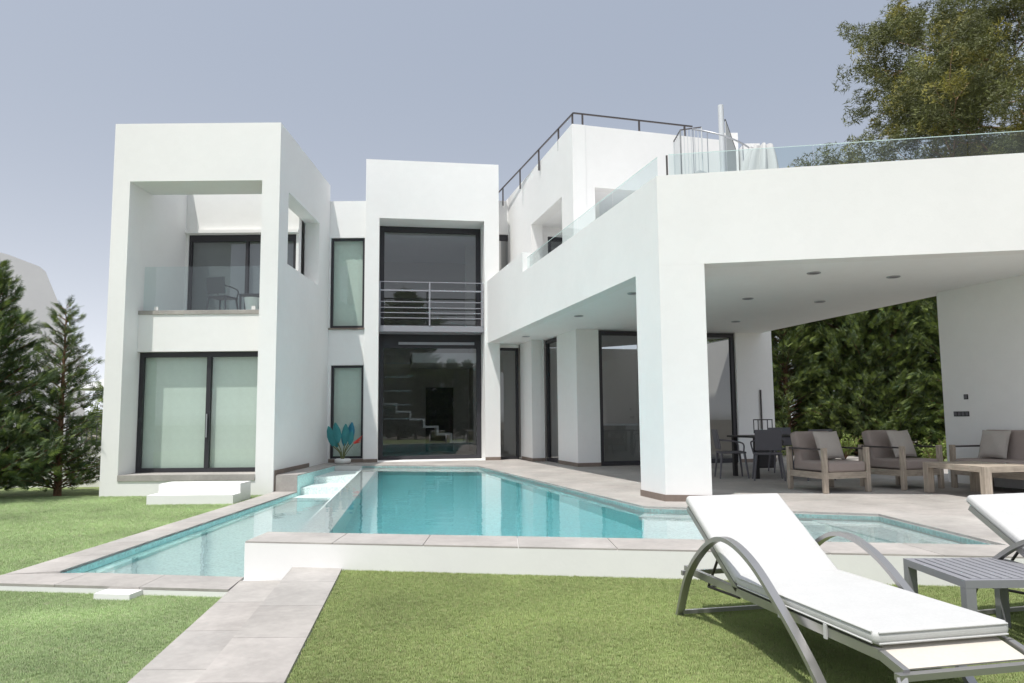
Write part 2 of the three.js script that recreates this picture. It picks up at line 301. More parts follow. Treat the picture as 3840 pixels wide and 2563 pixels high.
{ // lower basin: copings just above the lawn
  const g = struct(group('basin_coping'));
  obj('base', prism([[BO, -7.42], [BL - 0.02, -7.57], [BL - 0.02, UPX + 0.02], [BO, UPX + 0.02]], -0.6, 0.05), M.plaster, g);
  const A0 = [-4.90, -7.06], A1 = [-2.44, -6.68], B0 = [-4.43, -7.55], B1 = [-2.49, -7.20];
  obj('base', prism([A0, A1, [-2.47, -7.18], B0, [BO, -7.42]], -0.6, 0.05), M.plaster, g);
  const m = (P, Q, t) => [P[0] + (Q[0] - P[0]) * t, P[1] + (Q[1] - P[1]) * t];
  const n1 = 9; for (let i = 0; i < n1; i++) { const a = i / n1 + 0.0005, b = (i + 1) / n1 - 0.0005; obj('coping_slab', prism([m([BO - 0.012, -7.42], [BO - 0.012, UPX + 0.018], a), m([BL, -7.56], [BL, UPX + 0.018], a), m([BL, -7.56], [BL, UPX + 0.018], b), m([BO - 0.012, -7.42], [BO - 0.012, UPX + 0.018], b)], 0.052, 0.073), M.stone[Math.floor(rnd() * 4)], g); }
  const n2 = 3; for (let i = 0; i < n2; i++) { const a = i / n2 + 0.001, b = (i + 1) / n2 - 0.001; obj('coping_slab', prism([m(A0, A1, a), m(A0, A1, b), m([BO, -7.6], B1, b), m([BO, -7.6], B1, a)].map((q, k) => (k >= 2 && i === 0 && k === 3 ? [BO - 0.012, -7.415] : q)), 0.052, 0.0735), M.stone[Math.floor(rnd() * 4)], g); }
}
{ // pool shell: walls, floors, ledges and steps under water
  const g = struct(group('pool'));
  const weirL = (z) => -2.29 + (z + 8.16) * 0.1364, weirR = (z) => -1.93 + (z + 8.11) * 0.128;
  const FLOOR = -1.05, SH0 = PR, SH1 = [1.17, -7.06];
  const seg = (a, b, y0, y1, th, mat, name = 'pool_wall_face') => { const [dx, dz, L] = unit(a, b); obj(name, prism([a, b, [b[0] - dz * th, b[1] + dx * th], [a[0] - dz * th, a[1] + dx * th]], y0, y1), mat, g); };
  obj('floor', prism([[-2.1, -7.4], [1.6, -7.0], [2.0, -9.7], [-0.7, -18.6], [-4.0, -19.3], [-3.3, -15]], FLOOR - 0.1, FLOOR), M.deepTile, g);
  seg(PR, PB, FLOOR, DECK - 0.03, 0.12, M.sideTile); seg(PB, PL, FLOOR, DECK - 0.03, -0.0 + 0.12, M.sideTile);
  seg([PR[0], PR[1]], PQ, -0.3, DECK - 0.03, -0.12, M.sideTile); seg(PQ, FB1, -0.3, DECK - 0.03, -0.12, M.sideTile);
  seg(FB0, FB1, FLOOR, DECK - 0.03, 0.03, M.sideTile);
  // shallow shelf on the right and its steps
  obj('shelf', prism([SH0, PQ, FB1, SH1], FLOOR, -0.02), M.paleTile, g);
  obj('step', prism([[2.75, -9.15], PQ, FB1, [3.05, -6.74]], -0.019, 0.11), M.paleTile, g);
  obj('step', prism([[3.42, -8.9], PQ, FB1, [3.66, -6.63]], 0.111, 0.215), M.paleTile, g);
  obj('ledge', prism([PR, along(PR, PQ, 1.4), along(PR, PQ, 1.4, -0.32), along(PR, PQ, 0, -0.32)], -0.018, 0.23), M.paleTile, g);
  // ledges along the back
  obj('ledge', prism([PL, PB, along(PL, PB, 3.2, -0.30), along(PL, PB, -0.2, -0.30)], FLOOR, 0.20), M.paleTile, g);
  obj('ledge', prism([along(PL, PB, -0.1, -0.301), along(PL, PB, 3.2, -0.301), along(PL, PB, 3.3, -0.62), along(PL, PB, -0.1, -0.62)], FLOOR, 0.03), M.paleTile, g);
  // spill wall between the pool and the lower basin
  obj('spill_wall', prism([[weirL(-7.72), -7.72], [weirR(-7.66), -7.66], [weirR(-18.8), -18.8], [weirL(-18.95), -18.95]], -1.1, 0.318), M.paleTile, g);
  // basin
  obj('floor', prism([[BL, -7.6], [-2.3, -7.25], [weirL(-18.9), -18.9], [BL, -18.9]], -0.55, -0.32), M.paleTile, g);
  obj('pool_wall_face', box(BL - 0.016, BL + 0.004, -0.55, 0.045, -7.58, UPX + 0.02), M.sideTile, g);
  obj('pool_wall_face', box(BL - 0.012, BL + 0.006, -0.55, DECK - 0.026, UPX, -18.95), M.sideTile, g);
  obj('ledge', box(BL + 0.007, BL + 0.16, -0.32, -0.16, -7.7, -15.0), M.sideTile, g);
  obj('pool_wall_face', prism([[-4.42, -7.572], [-2.44, -7.215], [-2.44, -7.235], [-4.42, -7.592]], -0.55, 0.045), M.sideTile, g);
  for (const [y, z] of [[0.27, -17.0], [0.125, -15.95], [-0.02, -15.25], [-0.165, -14.7]]) obj('step', prism([[BL + 0.008, z], [weirL(z) - 0.002, z], [weirL(-18.9), -18.9], [BL + 0.008, -18.9]], -0.32, y - 0.0), M.paleTile, g);
  const w1 = prism([[weirL(-7.70) + 0.01, -7.72], [4.13, -6.56], [4.06, -8.65], [PR[0], PR[1] + 0.01], [PB[0] - 0.005, PB[1] + 0.01], [PL[0], PL[1] + 0.01]], WATER - 0.001, WATER);
  const flat = (poly, y) => { const s = new THREE.ShapeGeometry(new THREE.Shape(poly.map(([x, z]) => new THREE.Vector2(x, -z)))); s.rotateX(-Math.PI / 2); s.translate(0, y, 0); return s; };
  struct(obj('pool_water', flat([[weirL(-7.70) + 0.01, -7.70], [4.13, -6.56], [4.06, -8.65], [PR[0], PR[1] + 0.01], [PB[0] - 0.005, PB[1] + 0.01], [PL[0] + 0.05, PL[1] + 0.01]], WATER), M.water));
  struct(obj('basin_water', flat([[BL + 0.005, -7.58], [-2.45, -7.24], [weirL(-7.75) - 0.003, -7.75], [weirL(-15.0) - 0.003, -15.0], [BL + 0.007, -15.0]], 0.012), M.water));
}
tag(obj('step_block', prism([[-3.58, -6.66], [-3.25, -6.61], [-3.23, -6.80], [-3.56, -6.85]], -0.05, 0.052), M.plaster), 'small low white block at the front edge of the lower basin', 'step');
tag(obj('garden_step', box(-6.66, -5.09, -0.05, 0.175, -14.03, -14.45), M.plaster), 'lower white step on the lawn before the glass sliding door', 'step', 'white steps before the sliding door');
tag(obj('garden_step', box(-6.64, -5.11, -0.05, 0.345, -14.452, -15.02), M.plaster), 'upper white step on the lawn before the glass sliding door', 'step', 'white steps before the sliding door');
console.log('pool');

// ---------------------------------------------------------------- villa
const villa = group('villa'); tag(villa, 'white cubic modern villa with dark framed windows and a covered terrace', 'house');
const P = (name, geos, mat = M.plaster) => { if (name === 'skirting' && Array.isArray(geos)) { for (const q of geos) obj(name, q, mat, villa); return; } return obj(name, geos, mat, villa); };
function win(A, B, s0, s1, y0, y1, back, o = {}) { // a framed window or sliding door in the wall line A-B; its panes and blinds are its pieces
  const fw = o.fw ?? 0.07, fd = o.fd ?? 0.08, g = [];
  g.push(lbox(A, B, s0, s0 + fw, y0, y1, back, back + fd), lbox(A, B, s1 - fw, s1, y0, y1, back, back + fd), lbox(A, B, s0 + fw, s1 - fw, y1 - (o.top ?? fw), y1, back, back + fd), lbox(A, B, s0 + fw, s1 - fw, y0, y0 + (o.bot ?? fw), back, back + fd));
  const mul = [s0 + fw, ...(o.mullions ?? []), s1 - fw];
  for (const m of o.mullions ?? []) g.push(lbox(A, B, m - fw * 0.5, m + fw * 0.5, y0 + (o.bot ?? fw), y1 - (o.top ?? fw), back - 0.006, back + fd - 0.004));
  const tr = o.transom; if (tr) g.push(lbox(A, B, s0 + fw, s1 - fw, tr[0], tr[1], back + 0.004, back + fd - 0.008));
  const w = obj(o.name ?? 'window', g, M.frame, villa);
  for (let i = 0; i + 1 < mul.length; i++) for (const [ya, yb] of tr ? [[y0, tr[0]], [tr[1], y1]] : [[y0, y1]]) obj('pane', pane(A, B, mul[i], mul[i + 1], ya, yb, back + fd * 0.5), o.glass ?? M.glass, w);
  if (o.blind) for (let i = 0; i + 1 < mul.length; i++) obj('blind', lbox(A, B, mul[i] - 0.05, mul[i + 1] + 0.03, y0 + 0.03, y1 - 0.03, back + fd + 0.06, back + fd + 0.064), o.blindMat ?? M.blind, w);
  if (o.handle) obj('handle', lbox(A, B, o.handle - 0.012, o.handle + 0.012, (y0 + y1) / 2 - 0.55, (y0 + y1) / 2 - 0.05, back - 0.05, back - 0.02), M.steel, w);
  return w;
}
{ // left block: open white frame with a balcony
  const A = [-8.39, -15.64], B = [-4.87, -15.64];
  P('wall', wall(A, B, -0.1, 7.82, 0.60, [[0.36, 3.15, 0.31, 6.56]]));
  P('wall', box(-8.39, -8.03, -0.1, 7.82, -16.242, -20.3));
  P('wall', wall([-4.87, -16.241], [-4.87, -20.05], -0.1, 7.82, 0.37, [[0.05, 2.73, 4.90, 6.50]]));
  P('lintel', box(-8.028, -5.242, 6.562, 7.818, -16.241, -16.63));
  P('wall', box(-8.028, -5.242, 3.0, 3.80, -16.225, -16.5));
  P('floor_slab', box(-8.028, -5.242, 3.70, 3.84, -16.502, -20.0));
  P('sill', box(-8.028, -5.242, 3.802, 3.885, -16.205, -16.5), );
  villa.children[villa.children.length - 1].material = M.stone[2];
  obj('sill', box(-8.028, -5.242, 0.312, 0.432, -15.62, -16.40), M.stone[0], villa);
  P('floor_slab', box(-8.028, -5.242, 0.25, 0.41, -16.41, -20.0), M.stone[2]);
  const C = [-8.03, -18.45], D = [-5.24, -18.45];
  P('wall', wall([-8.028, -18.45], [-5.242, -18.45], 3.841, 7.6, 0.22, [[0.06, 2.72, 3.86, 6.10]]));
  P('lintel', box(-8.028, -5.242, 6.12, 6.20, -18.36, -18.448));
  P('roof', box(-8.028, -5.242, 7.3, 7.5, -18.672, -20.0));
  win(C, D, 0.065, 2.715, 3.865, 6.095, 0.05, { mullions: [1.5], top: 0.16, name: 'balcony_door', blind: true, blindMat: M.curtain });
  win([-8.03, -16.3], [-5.24, -16.3], 0.005, 2.785, 0.434, 2.998, 0.06, { mullions: [1.5], fw: 0.09, top: 0.11, blind: true, name: 'sliding_door', handle: 1.5, glass: M.paleGlass });
  const gl = obj('glass_balustrade', [lbox([-8.03, -16.23], [-5.24, -16.23], 0.10, 2.69, 3.886, 3.90, 0.06, 0.09)], M.paleMetal, villa);
  obj('pane', pane([-8.03, -16.23], [-5.24, -16.23], 0.06, 2.73, 3.90, 4.86, 0.075), M.clearGlass, gl);
  for (const s of [0.35, 2.45]) obj('clamp', lbox([-8.03, -16.23], [-5.24, -16.23], s - 0.04, s + 0.04, 3.901, 3.98, 0.05, 0.10), M.potWhite, gl);
  // skirting along the side wall, stepping with the coping
  P('skirting', [box(-4.869, -4.845, DECK + 0.001, DECK + 0.09, UPX - 0.35, -18.3), box(-4.869, -4.846, 0.075, DECK + 0.09, UPX + 0.02, UPX - 0.348)], M.skirting);
}
{ // recess between the left block and the tower
  const A = [-8.02, -20.06], B = [-3.885, -20.06];
  P('wall', wall(A, B, -0.1, 7.39, 0.3, [[3.18, 4.095, 3.94, 6.38], [3.23, 4.095, 0.50, 2.95]]));
  win(A, B, 3.185, 4.09, 3.945, 6.375, 0.06, { fw: 0.06, blind: true, glass: M.paleGlass });
  win(A, B, 3.235, 4.09, 0.505, 2.945, 0.06, { fw: 0.06, blind: true, glass: M.paleGlass });
  P('sill', [lbox(A, B, 3.10, 4.12, 3.895, 3.938, -0.05, 0.05)], M.skirting);
  P('skirting', lbox(A, B, 3.2, 4.12, DECK + 0.001, 0.497, -0.02, 0.0), M.skirting);
}
{ // stair tower
  P('wall', wall(T1, T2, -0.1, 8.525, 1.0, [[0.363, 3.2, DECK + 0.01, 6.91]]));
  const a = along(T1, T2, 0, 1.002), b = along(T1, T2, 3.608, 1.002), c = along(T1, T2, 3.608, 6.5), d = along(T1, T2, 0, 6.5);
  P('roof', prism([a, b, c, d], 7.0, 8.3)); P('room_floor', prism([a, b, c, d], 0.2, DECK), M.roomWall);
  P('room_wall', lbox(T1, T2, 0, 0.2, DECK + 0.002, 6.998, 1.002, 6.5), M.roomWall);
  P('room_wall', lbox(T1, T2, 3.40, 3.607, DECK + 0.002, 6.998, 1.002, 6.5), M.roomWall);
  P('room_wall', lbox(T1, T2, 0.202, 3.398, DECK + 0.002, 6.998, 6.2, 6.45), M.roomWall);
  P('landing', lbox(T1, T2, 1.35, 3.398, 3.25, 3.55, 3.2, 6.198), M.ceiling);
  P('room_door', [lbox(T1, T2, 1.9, 2.85, DECK + 0.002, 2.6, 6.12, 6.198)], M.frame);
  P('landing_rail', [0, 1, 2, 3, 4].map((i) => lbox(T1, T2, 0.22, 1.3, 3.2 - i * 0.42, 3.23 - i * 0.42, 3.0, 3.05)), M.steel);
  // folded stair slab seen through the glass
  const st = []; for (let i = 0; i < 6; i++) { const s0 = 2.95 - i * 0.42, y = 0.78 + i * 0.235; st.push(lbox(T1, T2, s0 - 0.42, s0 + 0.06, y, y + 0.06, 3.4, 4.4), lbox(T1, T2, s0 - 0.42, s0 - 0.36, y + 0.061, y + 0.235, 3.4, 4.4)); }
  P('stair', st, M.ceiling);
  win(T1, T2, 0.366, 3.197, DECK + 0.012, 6.905, 0.86, { fw: 0.13, fd: 0.1, mullions: [], top: 0.15, bot: 0.1, transom: [3.48, 3.86], name: 'tower_window' });
  // steel balcony in the opening
  const bal = obj('balcony_railing', [lbox(T1, T2, 0.37, 3.19, 3.86, 4.02, 0.16, 0.22), lbox(T1, T2, 0.37, 3.19, 3.86, 3.93, 0.222, 0.84)], M.tableAlu, villa);
  for (const y of [4.22, 4.36, 4.50, 4.66, 4.96, 5.20]) obj('rail', lbox(T1, T2, 0.375, 3.185, y, y + (y === 4.96 ? 0.04 : 0.022), 0.17, 0.20), M.tableAlu, bal);
  for (const s of [0.39, 1.72, 3.15]) obj('post', lbox(T1, T2, s - 0.02, s + 0.02, 4.021, 5.22, 0.145, 0.168), M.tableAlu, bal);
  P('blind_box', lbox(T1, T2, 0.9, 3.0, 3.57, 3.64, 0.80, 0.858), M.tableAlu);
  P('skirting', [lbox(T1, T2, 0.0, 0.363, DECK + 0.001, DECK + 0.085, -0.014, 0.0), lbox(T1, T2, 3.2, 3.608, DECK + 0.001, DECK + 0.085, -0.014, 0.0)], M.skirting);
}
{ // recess right of the tower
  const A = [-0.62, -21.22], B = [0.32, -21.42];
  P('wall', wall(A, B, 3.5, 7.72, 0.3, [[0.1, 0.78, 4.4, 6.74]]));
  win(A, B, 0.105, 0.775, 4.405, 6.735, 0.05, { fw: 0.11, top: 0.16 });
  P('room_wall', [lbox(A, B, -0.3, 1.3, 4.0, 7.4, 2.6, 2.7)], M.roomWall);
}
{ // upper wing over the terrace
  const Lw = unit(W2, W)[2], Lf = unit(W, W3)[2];
  P('wall', wall(W2, W, 4.1, 7.8, 0.3, [[Lw - 3.3, Lw - 0.78, 4.32, 6.42]]));
  const W0 = along(W, W3, 0.29, 0.001);
  P('wall', wall(along(W, W3, 0.302), W3, 4.1, 7.8, 0.3, [[0.2, 2.7, 4.32, 6.44]]));
  P('roof', prism([along(W, W3, 0.302, 0.302), along(W, W3, Lf, 0.302), along(W, W3, Lf, 6.2), along(W, W3, 0.302, 6.2)], 6.445, 7.55), M.ceiling);
  const bk = 3.5; const Bk0 = along(W, W3, 0.302, bk), Bk1 = along(W, W3, Lf, bk);
  P('wall', wall(Bk0, Bk1, 4.301, 6.443, 0.2, [[0.35, 2.6, 4.32, 6.2]]));
  win(Bk0, Bk1, 0.355, 2.595, 4.325, 6.195, 0.04, { fw: 0.1, mullions: [1.5], name: 'loggia_door' });
  P('room_wall', lbox(Bk0, Bk1, 0, Lf - 0.3, 4.301, 6.443, 2.3, 2.4), M.roomWall);
  P('wall', lbox(W, W3, Lf - 0.3, Lf, 4.1, 7.798, 0.302, 6.2));
  // brown handrail on the roof edge
  const yR = 8.07, pts = [along(W, W3, 0.06, 6.2), along(W, W3, 0.06, 0.06), along(W, W3, 2.95, 0.06)];
  const rail = obj('roof_railing', [beam(V(pts[0][0], yR, pts[0][1]), V(pts[1][0], yR, pts[1][1]), 0.03, 0.03), beam(V(pts[1][0], yR, pts[1][1]), V(pts[2][0], yR, pts[2][1]), 0.03, 0.03)], M.brownMetal, villa);
  for (const [s, b] of [[0.06, 0.12], [0.06, 1.0], [0.06, 2.4], [0.06, 3.95], [0.06, 5.6], [0.27, 0.06], [1.62, 0.06], [2.75, 0.06]]) { const q = along(W, W3, s, b); obj('post', box(q[0] - 0.02, q[0] + 0.02, 7.55, yR - 0.023, q[1] - 0.02, q[1] + 0.02), M.brownMetal, rail); }
  // white roof blocks behind
  P('chimney', box(5.18, 5.50, 7.0, 8.33, -18.2, -17.8)); P('chimney', box(5.54, 5.92, 6.6, 7.95, -18.0, -17.5));
  P('stair_wall', wall([4.35, -17.35], [5.8, -17.9], 4.3, 7.2, 0.25));
}
{ // terrace slab over the covered patio, parapet and pillar
  const th = 0.25, Ni = along(N, F, 0.25, -0.25);
  const e = (s, b) => along(F, N, s, b), LF = unit(F, N)[2];      // seen from the left: far end to corner
  const inN = [N[0] + 0.155, N[1] - 0.32];
  P('parapet', prism([N, F, e(0, th), inN], CEIL, PAR));
  P('parapet', prism([N, inN, along(N, RR, 6.7, th), RR], CEIL + 0.0005, PAR - 0.0005));
  P('parapet', prism([e(0, 0), e(LF - 7.0, 0), e(LF - 7.0, th), e(0, th)], PAR + 0.001, 5.24));
  P('terrace_slab', prism([e(0, th + 0.002), [inN[0] + 0.003, inN[1] - 0.003], along(N, RR, 6.7, th + 0.002), [7.42, -12.60], [6.24, -17.9], [6.05, -19.4], [2.6, -22.0], [-0.35, -21.9]], CEIL + 0.001, 4.28), M.ceiling);
  // pillar with stone skirting
  const L1 = along(N, F, 0.78), R1 = along(N, RR, 0.593);
  P('pillar', prism([N, R1, [2.44, -10.86], L1], DECK + 0.001, CEIL - 0.0005));
  P('skirting', [lbox(N, RR, -0.012, 0.593, DECK + 0.001, DECK + 0.085, -0.014, -0.0005), lbox(F, N, LF - 0.78, LF + 0.012, DECK + 0.001, DECK + 0.085, -0.014, -0.0005)], M.skirting);
  // glass balustrade on the parapet
  const b1 = obj('glass_balustrade', [lbox(F, N, LF - 6.95, LF - 0.12, PAR + 0.001, PAR + 0.012, 0.07, 0.10)], M.paleMetal, villa);
  for (const [a, b] of [[6.9, 5.2], [5.19, 3.5], [3.49, 1.8], [1.79, 0.14]]) obj('pane', pane(F, N, LF - a, LF - b, PAR + 0.012, 5.10, 0.085), M.clearGlass, b1), obj('glass_edge', lbox(F, N, LF - a, LF - b, 5.101, 5.107, 0.08, 0.09), M.glassEdge, b1);
  const b2 = obj('glass_balustrade', [lbox(N, RR, 0.12, 6.6, PAR + 0.001, PAR + 0.012, 0.07, 0.10)], M.paleMetal, villa);
  for (const [a, b] of [[0.17, 2.06], [2.07, 3.95], [3.96, 5.85]]) obj('pane', pane(N, RR, a, b, PAR + 0.012, 5.10, 0.085), M.clearGlass, b2), obj('glass_edge', lbox(N, RR, a, b, 5.101, 5.107, 0.08, 0.09), M.glassEdge, b2);
  obj('post', lbox(N, RR, 0.135, 0.16, PAR + 0.012, 5.09, 0.06, 0.11), M.brownMetal, b2);
  // right-hand wall of the patio
  const Q0 = [7.13, -12.64], Q1 = [8.05, -9.12];
  P('wall', wall(Q0, Q1, DECK + 0.001, CEIL, 0.3));
  const sw = (s0, s1, y0, y1, n, name) => { const m = P(name, lbox(Q0, Q1, s0, s1, y0, y1, -0.008, 0.0), M.black); for (let i = 0; i < n; i++) { const a = s0 + (s1 - s0) * (i + 0.14) / n, b = s0 + (s1 - s0) * (i + 0.86) / n; obj('switch_key', lbox(Q0, Q1, a, b, y0 + 0.012, y1 - 0.012, -0.013, -0.0085), M.greyPlastic, m); } };
  sw(0.42, 0.50, 1.745, 1.825, 1, 'light_switch'); sw(0.20, 0.50, 1.475, 1.555, 4, 'light_switch');
  // recessed downlights
  for (const [x, z] of [[0.35, -18.84], [1.34, -15.13], [2.0, -12.4], [4.1, -13.07], [4.82, -16.26], [4.33, -10.75], [5.52, -13.5], [5.65, -11.11]]) {
    const r = new THREE.TorusGeometry(0.085, 0.012, 6, 20); r.rotateX(Math.PI / 2); r.translate(x, CEIL - 0.004, z);
    const l = P('downlight', r, M.steel); const d = new THREE.CylinderGeometry(0.075, 0.075, 0.006, 20); d.translate(x, CEIL - 0.004, z); obj('lens', d, M.greyPlastic, l);
  }
}
{ // stepped glass front under the terrace
  const C1 = [0.22, -20.95], K1 = [0.50, -19.71], C2 = [0.83, -19.80], K2 = [1.47, -17.38], A0 = [-0.42, -20.80];
  const F2 = [K2[0] + 0.966 * 5.1, K2[1] - 0.257 * 5.1];
  win(A0, C1, 0.03, 0.62, DECK + 0.004, 3.45, 0.06, { fw: 0.07, name: 'glass_door' });
  P('lintel', lbox(A0, C1, 0.03, 0.62, 3.452, CEIL, 0.03, 0.2));
  P('wall', wall(C1, K1, DECK + 0.001, CEIL, 0.25)); P('wall', prism([K1, C2, [C2[0] + 0.05, C2[1] - 0.3], [K1[0] + 0.24, K1[1] - 0.35]], DECK + 0.001, CEIL));
  const L2 = unit(C2, K2)[2];
  win(C2, K2, 0.0, L2 - 1.42, DECK + 0.004, CEIL - 0.02, 0.05, { fw: 0.09, name: 'glass_door' });
  P('wall', prism([K2, along(K2, F2, 0.55), along(K2, F2, 0.55, 0.3), along(C2, K2, L2 - 1.42, 0.3), along(C2, K2, L2 - 1.42)], DECK + 0.001, CEIL - 0.0005));
  win(K2, F2, 0.552, 4.1, DECK + 0.004, CEIL - 0.02, 0.06, { fw: 0.1, mullions: [1.62, 2.85], name: 'glass_door' });
  P('wall', lbox(K2, F2, 4.102, 5.1, DECK - 0.02, CEIL + 0.6, 0, 0.3));
  P('drainpipe', bar(V(...[along(K2, F2, 4.72, -0.03)[0], DECK, along(K2, F2, 4.72, -0.03)[1]]), V(along(K2, F2, 4.72, -0.03)[0], 2.15, along(K2, F2, 4.72, -0.03)[1]), 0.02), M.brownMetal);
  P('skirting', [lbox(K2, F2, -0.01, 0.55, DECK + 0.001, DECK + 0.085, -0.012, -0.0005), lbox(C2, K2, L2 - 1.42, L2 + 0.01, DECK + 0.001, DECK + 0.085, -0.012, -0.0005), lbox(K1, C2, 0, 0.34, DECK + 0.001, DECK + 0.085, -0.012, -0.0005), lbox(C1, K1, 0.1, 1.27, DECK + 0.001, DECK + 0.085, -0.012, -0.0005), lbox(K2, F2, 4.1, 5.1, DECK + 0.001, DECK + 0.085, -0.012, -0.0005)], M.skirting);
  // the room behind
  P('room_wall', lbox(K2, F2, -1.2, 5.1, DECK, CEIL, 4.6, 4.8), M.roomWall); P('room_wall', lbox(K2, F2, 4.85, 5.1, DECK, CEIL, 0.302, 4.6), M.roomWall);
  P('kitchen_island', [lbox(K2, F2, 0.9, 3.0, DECK + 0.002, 1.30, 1.6, 2.3)], M.roomWall); P('worktop', [lbox(K2, F2, 0.85, 3.05, 1.302, 1.35, 1.55, 2.35)], M.ceiling);
}
settle(villa, V(0, 0, -15));
console.log('villa');
// ---------------------------------------------------------------- spiral stair on the terrace
{
  const g = group('spiral_staircase'), c = V(4.45, 4.28, -15.5);
  obj('pole', bar(c, c.clone().setY(8.05), 0.06, 12), M.paleMetal, g);
  const n = 14; for (let i = 0; i < n; i++) {
    const a = 2.9 + i * 0.45, y = 4.45 + i * 0.155, a2 = a + 0.47, R = 0.78;
    obj('tread', prism([[c.x, c.z], [c.x + R * Math.cos(a), c.z + R * Math.sin(a)], [c.x + R * Math.cos(a2), c.z + R * Math.sin(a2)]], y, y + 0.022), M.paleMetal, g);
    const b = V(c.x + R * Math.cos(a + 0.2), y, c.z + R * Math.sin(a + 0.2)); obj('baluster', bar(b, b.clone().setY(y + 0.95), 0.009, 6), M.steel, g);
  }
  class Helix extends THREE.Curve { getPoint(t) { const a = 3.1 + t * (n - 1) * 0.45; return V(c.x + 0.78 * Math.cos(a), 5.38 + t * (n - 1) * 0.155, c.z + 0.78 * Math.sin(a)); } }
  obj('handrail', new THREE.TubeGeometry(new Helix(), 80, 0.018, 6), M.steel, g);
  // landing cage beside the roof
  const cage = [[3.55, -16.0], [3.55, -15.35], [3.95, -15.2]];
  for (let i = 0; i < 2; i++) for (let k = 0; k <= 6; k++) { const t = k / 6, x = cage[i][0] + (cage[i + 1][0] - cage[i][0]) * t, z = cage[i][1] + (cage[i + 1][1] - cage[i][1]) * t; obj('baluster', bar(V(x, 4.3, z), V(x, 7.45, z), k % 6 ? 0.007 : 0.014, 6), M.paleMetal, g); }
  obj('handrail', [beam(V(3.55, 7.46, -16), V(3.55, 7.46, -15.35), 0.02, 0.02), beam(V(3.55, 7.46, -15.35), V(3.95, 7.46, -15.2), 0.02, 0.02)], M.brownMetal, g);
  { const sh = new THREE.Shape([[0, 4.9], [0.5, 4.9], [0.5, 7.2], [0, 7.72]].map((q) => new THREE.Vector2(...q))), e = new THREE.ExtrudeGeometry(sh, { depth: 0.012, bevelEnabled: false }), fr = frame([4.53, -15.5], [4.87, -15.92]); e.applyMatrix4(fr); obj('side_panel', e, M.paleMetal, g);
    obj('panel_rail', beam(V(4.53, 7.74, -15.5), V(4.845, 7.22, -15.89), 0.025, 0.03), M.brownMetal, g); }
  tag(settle(g, c), 'pale metal spiral staircase rising from the terrace to the roof', 'staircase');
}
{ // closed parasol on the terrace: a pole, folded cloth gathered by a tie
  const p = group('closed_parasol'), x = 4.46, z = -13.4, n = 40, rows = 26, pos = [], idx = [];
  for (let j = 0; j <= rows; j++) { const t = j / rows, y = 4.75 + 1.62 * t, R = 0.05 + 0.25 * Math.pow(Math.sin(Math.PI * Math.min(1, 0.18 + (1 - t) * 0.72)), 1.2) * (t < 0.32 ? 0.8 : 1); for (let i = 0; i < n; i++) { const a = i / n * Math.PI * 2, k = R * (1 + 0.3 * Math.sin(a * 8 + t * 1.5)); pos.push(x + k * Math.cos(a) + 0.10 * t * t, y + 0.02 * Math.sin(a * 8), z + k * Math.sin(a)); } }
  for (let j = 0; j < rows; j++) for (let i = 0; i < n; i++) { const a = j * n + i, b = j * n + (i + 1) % n; idx.push(a, a + n, b, b, a + n, b + n); }
  const gg = new THREE.BufferGeometry(); gg.setAttribute('position', new THREE.Float32BufferAttribute(pos, 3)); gg.setIndex(idx); gg.computeVertexNormals(); gg.setAttribute('uv', new THREE.Float32BufferAttribute(new Float32Array(pos.length / 3 * 2), 2));
  obj('folded_canopy', gg, M.whiteVinyl, p); obj('pole', bar(V(x, 4.281, z), V(x, 5.0, z), 0.025), M.paleMetal, p);
  tag(settle(p, V(x, 4.281, z)), 'closed white parasol behind the terrace glass near the spiral stair', 'parasol');
}

